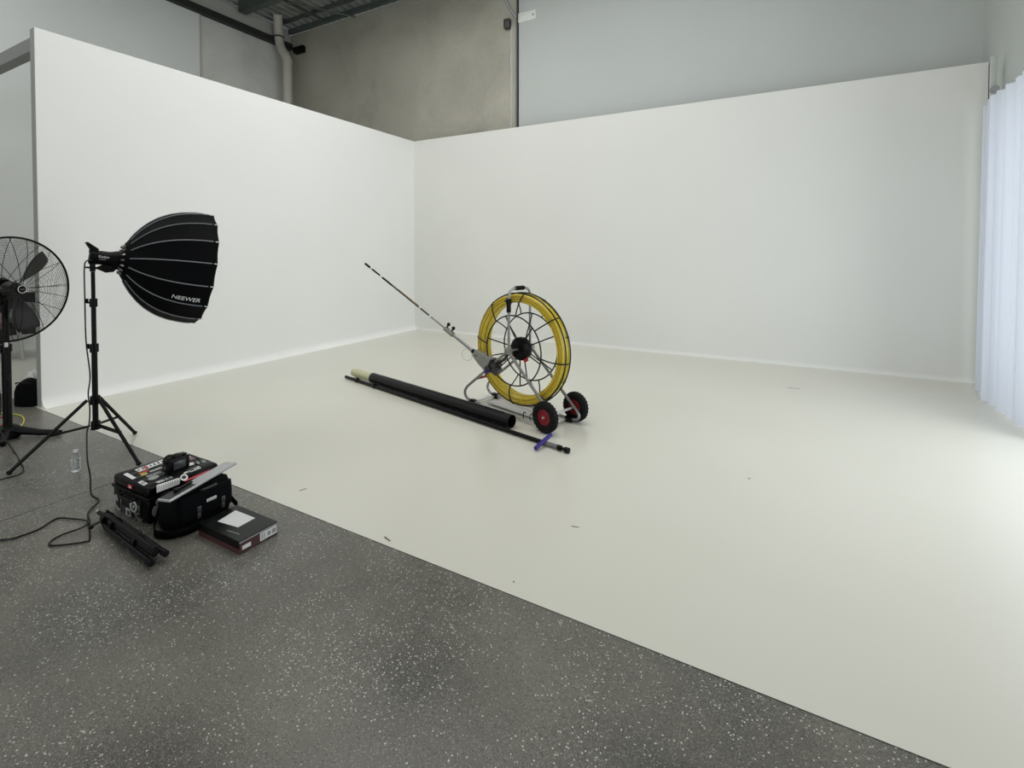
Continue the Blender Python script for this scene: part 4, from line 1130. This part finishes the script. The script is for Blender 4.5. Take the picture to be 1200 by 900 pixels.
# ------------------------------------------------------------------ folded tripod on the floor
TA = at(114.5, 600, 0.045); TB = at(184, 652, 0.045); TA.z = TB.z = 0
TL = (TB-TA).length; ta = math.atan2((TB-TA).y, (TB-TA).x)
tr = thing('folded_tripod', 'folded black light stand lying on the grey floor in front of the case', 'tripod', TA, ta)
b = MB(); b.cyl((0.10, 0, 0.052), (TL-0.02, 0, 0.052), 0.016, seg=14); b.cyl((0.02, 0, 0.050), (0.14, 0, 0.052), 0.011, seg=12); b.build('centre_column', M['black'], tr)
for k in range(3):
    a = PI/2+k*2*PI/3+0.25
    oy, oz = 0.033*math.cos(a), 0.050+0.033*math.sin(a)
    b = MB(); b.tube([(0.12, oy*0.6, 0.050+(oz-0.050)*0.6), (0.20, oy, oz), (TL-0.015, oy*1.1, oz)], 0.0125, 10); lg = b.build('leg', M['black'], tr)
    b = MB(); b.cyl((TL-0.03, oy*1.1, oz), (TL+0.008, oy*1.1, oz), 0.0155, seg=10); b.build('rubber_foot', M['rubber'], lg)
    b = MB(); b.box((0.60, oy*0.6, 0.050+(oz-0.050)*0.6), (0.17, 0.007, 0.007)); b.cyl((0.44, oy*1.5, oz), (0.44, oy*1.2, oz+0.012), 0.0055, seg=8); b.build('leg_brace', M['darkmetal'], lg)
for xx, rr in ((0.14, 0.030), (0.24, 0.028), (0.52, 0.026)):
    b = MB(); b.cyl((xx-0.018, 0, 0.052), (xx+0.018, 0, 0.052), rr, seg=16); b.box((xx, 0.0, 0.052+rr+0.006), (0.02, 0.010, 0.018), bev=0.003); b.build('collar', M['black'], tr)
b = MB(); b.cyl((-0.01, 0, 0.05), (0.02, 0, 0.05), 0.006, seg=10); b.build('spigot', M['alu'], tr)
b = MB(); b.tube([(0.14, -0.02, 0.05), (0.11, -0.055, 0.030), (0.11, -0.065, 0.018)], 0.006, 8); b.blob((0.11, -0.062, 0.022), (0.012, 0.012, 0.012), 0, sub=2); b.build('locking_knob', M['black'], tr)

# ------------------------------------------------------------------ water bottle
bp_ = at(89, 552)
bt = thing('water_bottle', 'small clear plastic water bottle standing on the grey floor', 'bottle', (bp_.x, bp_.y, 0))
bt.scale = (0.9, 0.9, 0.94)
prof = [(0, 0.001), (0.024, 0.001), (0.028, 0.006), (0.028, 0.03)]
for k in range(6): prof += [(0.0262, 0.034+k*0.009), (0.0285, 0.0385+k*0.009)]
prof += [(0.028, 0.095), (0.024, 0.112), (0.014, 0.126), (0.012, 0.132), (0.012, 0.142), (0, 0.142)]
b = MB(); b.lathe(prof, 28); b.build('bottle_body', M['bottle'], bt)
b = MB(); b.cyl((0, 0, 0.139), (0, 0, 0.156), 0.0150, seg=20); b.build('cap', M['paper'], bt)

# ------------------------------------------------------------------ things behind the near end of the left wall
bb = at(26, 474)
b = MB()
lv = [(0.0, 0.125, 0.11), (0.05, 0.128, 0.115), (0.15, 0.125, 0.11), (0.205, 0.115, 0.10), (0.235, 0.095, 0.06), (0.242, 0.03, 0.02)]
rr = []
for z, sx, sy in lv:
    rr.append([b.bm.verts.new((sx*math.copysign(abs(math.cos(a))**0.6, math.cos(a))*(1+0.04*math.sin(5*a+z*20)), sy*math.copysign(abs(math.sin(a))**0.6, math.sin(a))*(1+0.05*math.sin(4*a+z*30)), z+0.012*math.sin(3*a)*(z > 0.1))) for a in [2*PI*k/32 for k in range(32)]])
for a_, c_ in zip(rr, rr[1:]):
    for k in range(32): b.bm.faces.new((a_[k], a_[(k+1) % 32], c_[(k+1) % 32], c_[k]))
b.bm.faces.new(list(reversed(rr[0]))); b.bm.faces.new(rr[-1])
gb2 = thing('gear_bag', 'soft black gear bag on the floor behind the near end of the white wall', 'bag', (-6.455, 1.945, 0), YAW)
b.build('bag_body', M['black_fabric'], gb2, sharp=1.2)
b = MB(); b.tube(spline([(-0.07, -0.10, 0.22), (-0.05, -0.115, 0.235), (0.05, -0.115, 0.235), (0.07, -0.10, 0.22)], 5), 0.006, 6); b.build('handle', M['black'], gb2)
wp = at(39, 455)
b = MB(); b.blob((wp.x, wp.y, 0.085), (0.085, 0.07, 0.100), 0.18, seed=4, sub=3, flat=0.001)
tag(b.build('crumpled_sack', M['paper'], smooth=False), 'crumpled white sack on the floor behind the black gear bag', 'sack')
# side chair far back
ch = thing('lounge_chair', 'black lounge chair with slanted legs against the far grey wall', 'chair', (-9.42, 2.72, 0), R(-10))
b = MB(); b.box((0, 0, 0.40), (0.55, 0.60, 0.09), bev=0.03, seg=3); b.build('seat', M['chair'], ch)
b = MB(); b.box((-0.24, 0, 0.66), (0.08, 0.58, 0.50), bev=0.03, seg=3, rot=Matrix.Rotation(-0.15, 3, 'Y')); b.build('backrest', M['chair'], ch)
for sx in (-1, 1):
    for sy in (-1, 1):
        b = MB(); b.tube([(sx*0.20, sy*0.21, 0.37), (sx*0.27, sy*0.30, 0.0)], [0.065, 0.026], 10); b.build('leg', M['chair'], ch)
b = MB(); b.blob((-9.33, 2.74, 0.60), (0.17, 0.18, 0.17), 0.22, seed=9, flat=0.446)
tag(b.build('folded_jacket', M['jacket']), 'crumpled grey jacket lying on the black lounge chair', 'jacket')
b = MB(); b.blob((-9.36, 2.475, 0.54), (0.10, 0.06, 0.12), 0.2, seed=11, flat=0.446)
tag(b.build('pink_scarf', M['pink']), 'dusty pink scarf bundled beside the grey jacket on the chair', 'scarf')
# silver folded stand leaning in front of the chair
b = MB(); p0 = at(27.5, 421, 0.015); p1 = near_stand(19, 380, 6.65)
b.cyl(p0, p1, 0.020, 0.026, 10); tag(b.build('leaning_pole', M['alu']), 'pale metal pole leaning against the black lounge chair', 'pole')
# coloured cables on the floor by the fan
cord('yellow_cable', [at(-30, 512, 0.006), at(2, 509, 0.006), at(18, 504, 0.006), at(27, 496, 0.006), at(27, 489, 0.006), at(18, 485.5, 0.006), at(-5, 484, 0.006), at(-40, 484, 0.006)], 0.006, M['yelcable'], 'yellow cable curling on the floor behind the fan base', 'cable')
cord('orange_cable', [at(-30, 494, 0.006), at(0, 498, 0.006), at(12, 493, 0.006), at(13, 490, 0.006), at(4, 488.5, 0.006), at(-30, 489, 0.006)], 0.006, M['redcable'], 'orange red cable on the floor behind the fan base', 'cable')
# short hanging lead with plug beside the fan pole
Zf = 3.70
hl = thing('hanging_lead', 'short lead with white plug hanging beside the fan pole', 'lead', near_stand(5, 404, Zf))
b = MB(); b.tube(spline([(near_stand(5, 375, Zf)), (near_stand(4, 400, Zf)), (near_stand(5, 425, Zf)), (near_stand(5, 442, Zf)), (near_stand(7, 446, Zf)), (near_stand(8, 440, Zf))], 5), 0.003, 6); b.build('lead_wire', M['black'], hl, world=True)
b = MB(); b.cyl(near_stand(5, 402, Zf), near_stand(5, 407, Zf), 0.011, seg=12); b.build('plug', M['paper'], hl, world=True)

# ------------------------------------------------------------------ tiny debris on the white floor
for (px, py, l, a, lab) in ((674, 617.5, 0.04, 0.2, 'dark splinter lying in the middle of the white floor'), (355, 574, 0.045, 1.2, 'dark splinter on the white floor near the case'), (454, 632, 0.05, 2.9, 'thin dark splinter on the white floor close to its edge'),
                          (602, 682, 0.008, 0.0, 'tiny dark crumb on the white floor right of the thin splinter'), (878, 561, 0.02, 0.4, 'small dark chip on the right half of the white floor'), (930, 455, 0.12, 0.1, 'pale brown strip on the floor near the back wall')):
    p = at(px, py)
    b = MB(); b.box((p.x, p.y, 0.0015), (l, 0.004 if l > 0.01 else 0.006, 0.003), rot=Matrix.Rotation(a, 3, 'Z'), bev=0.001, seg=1)
    tag(b.build('splinter', M['wood']), lab, 'debris', 'bits on the white floor')
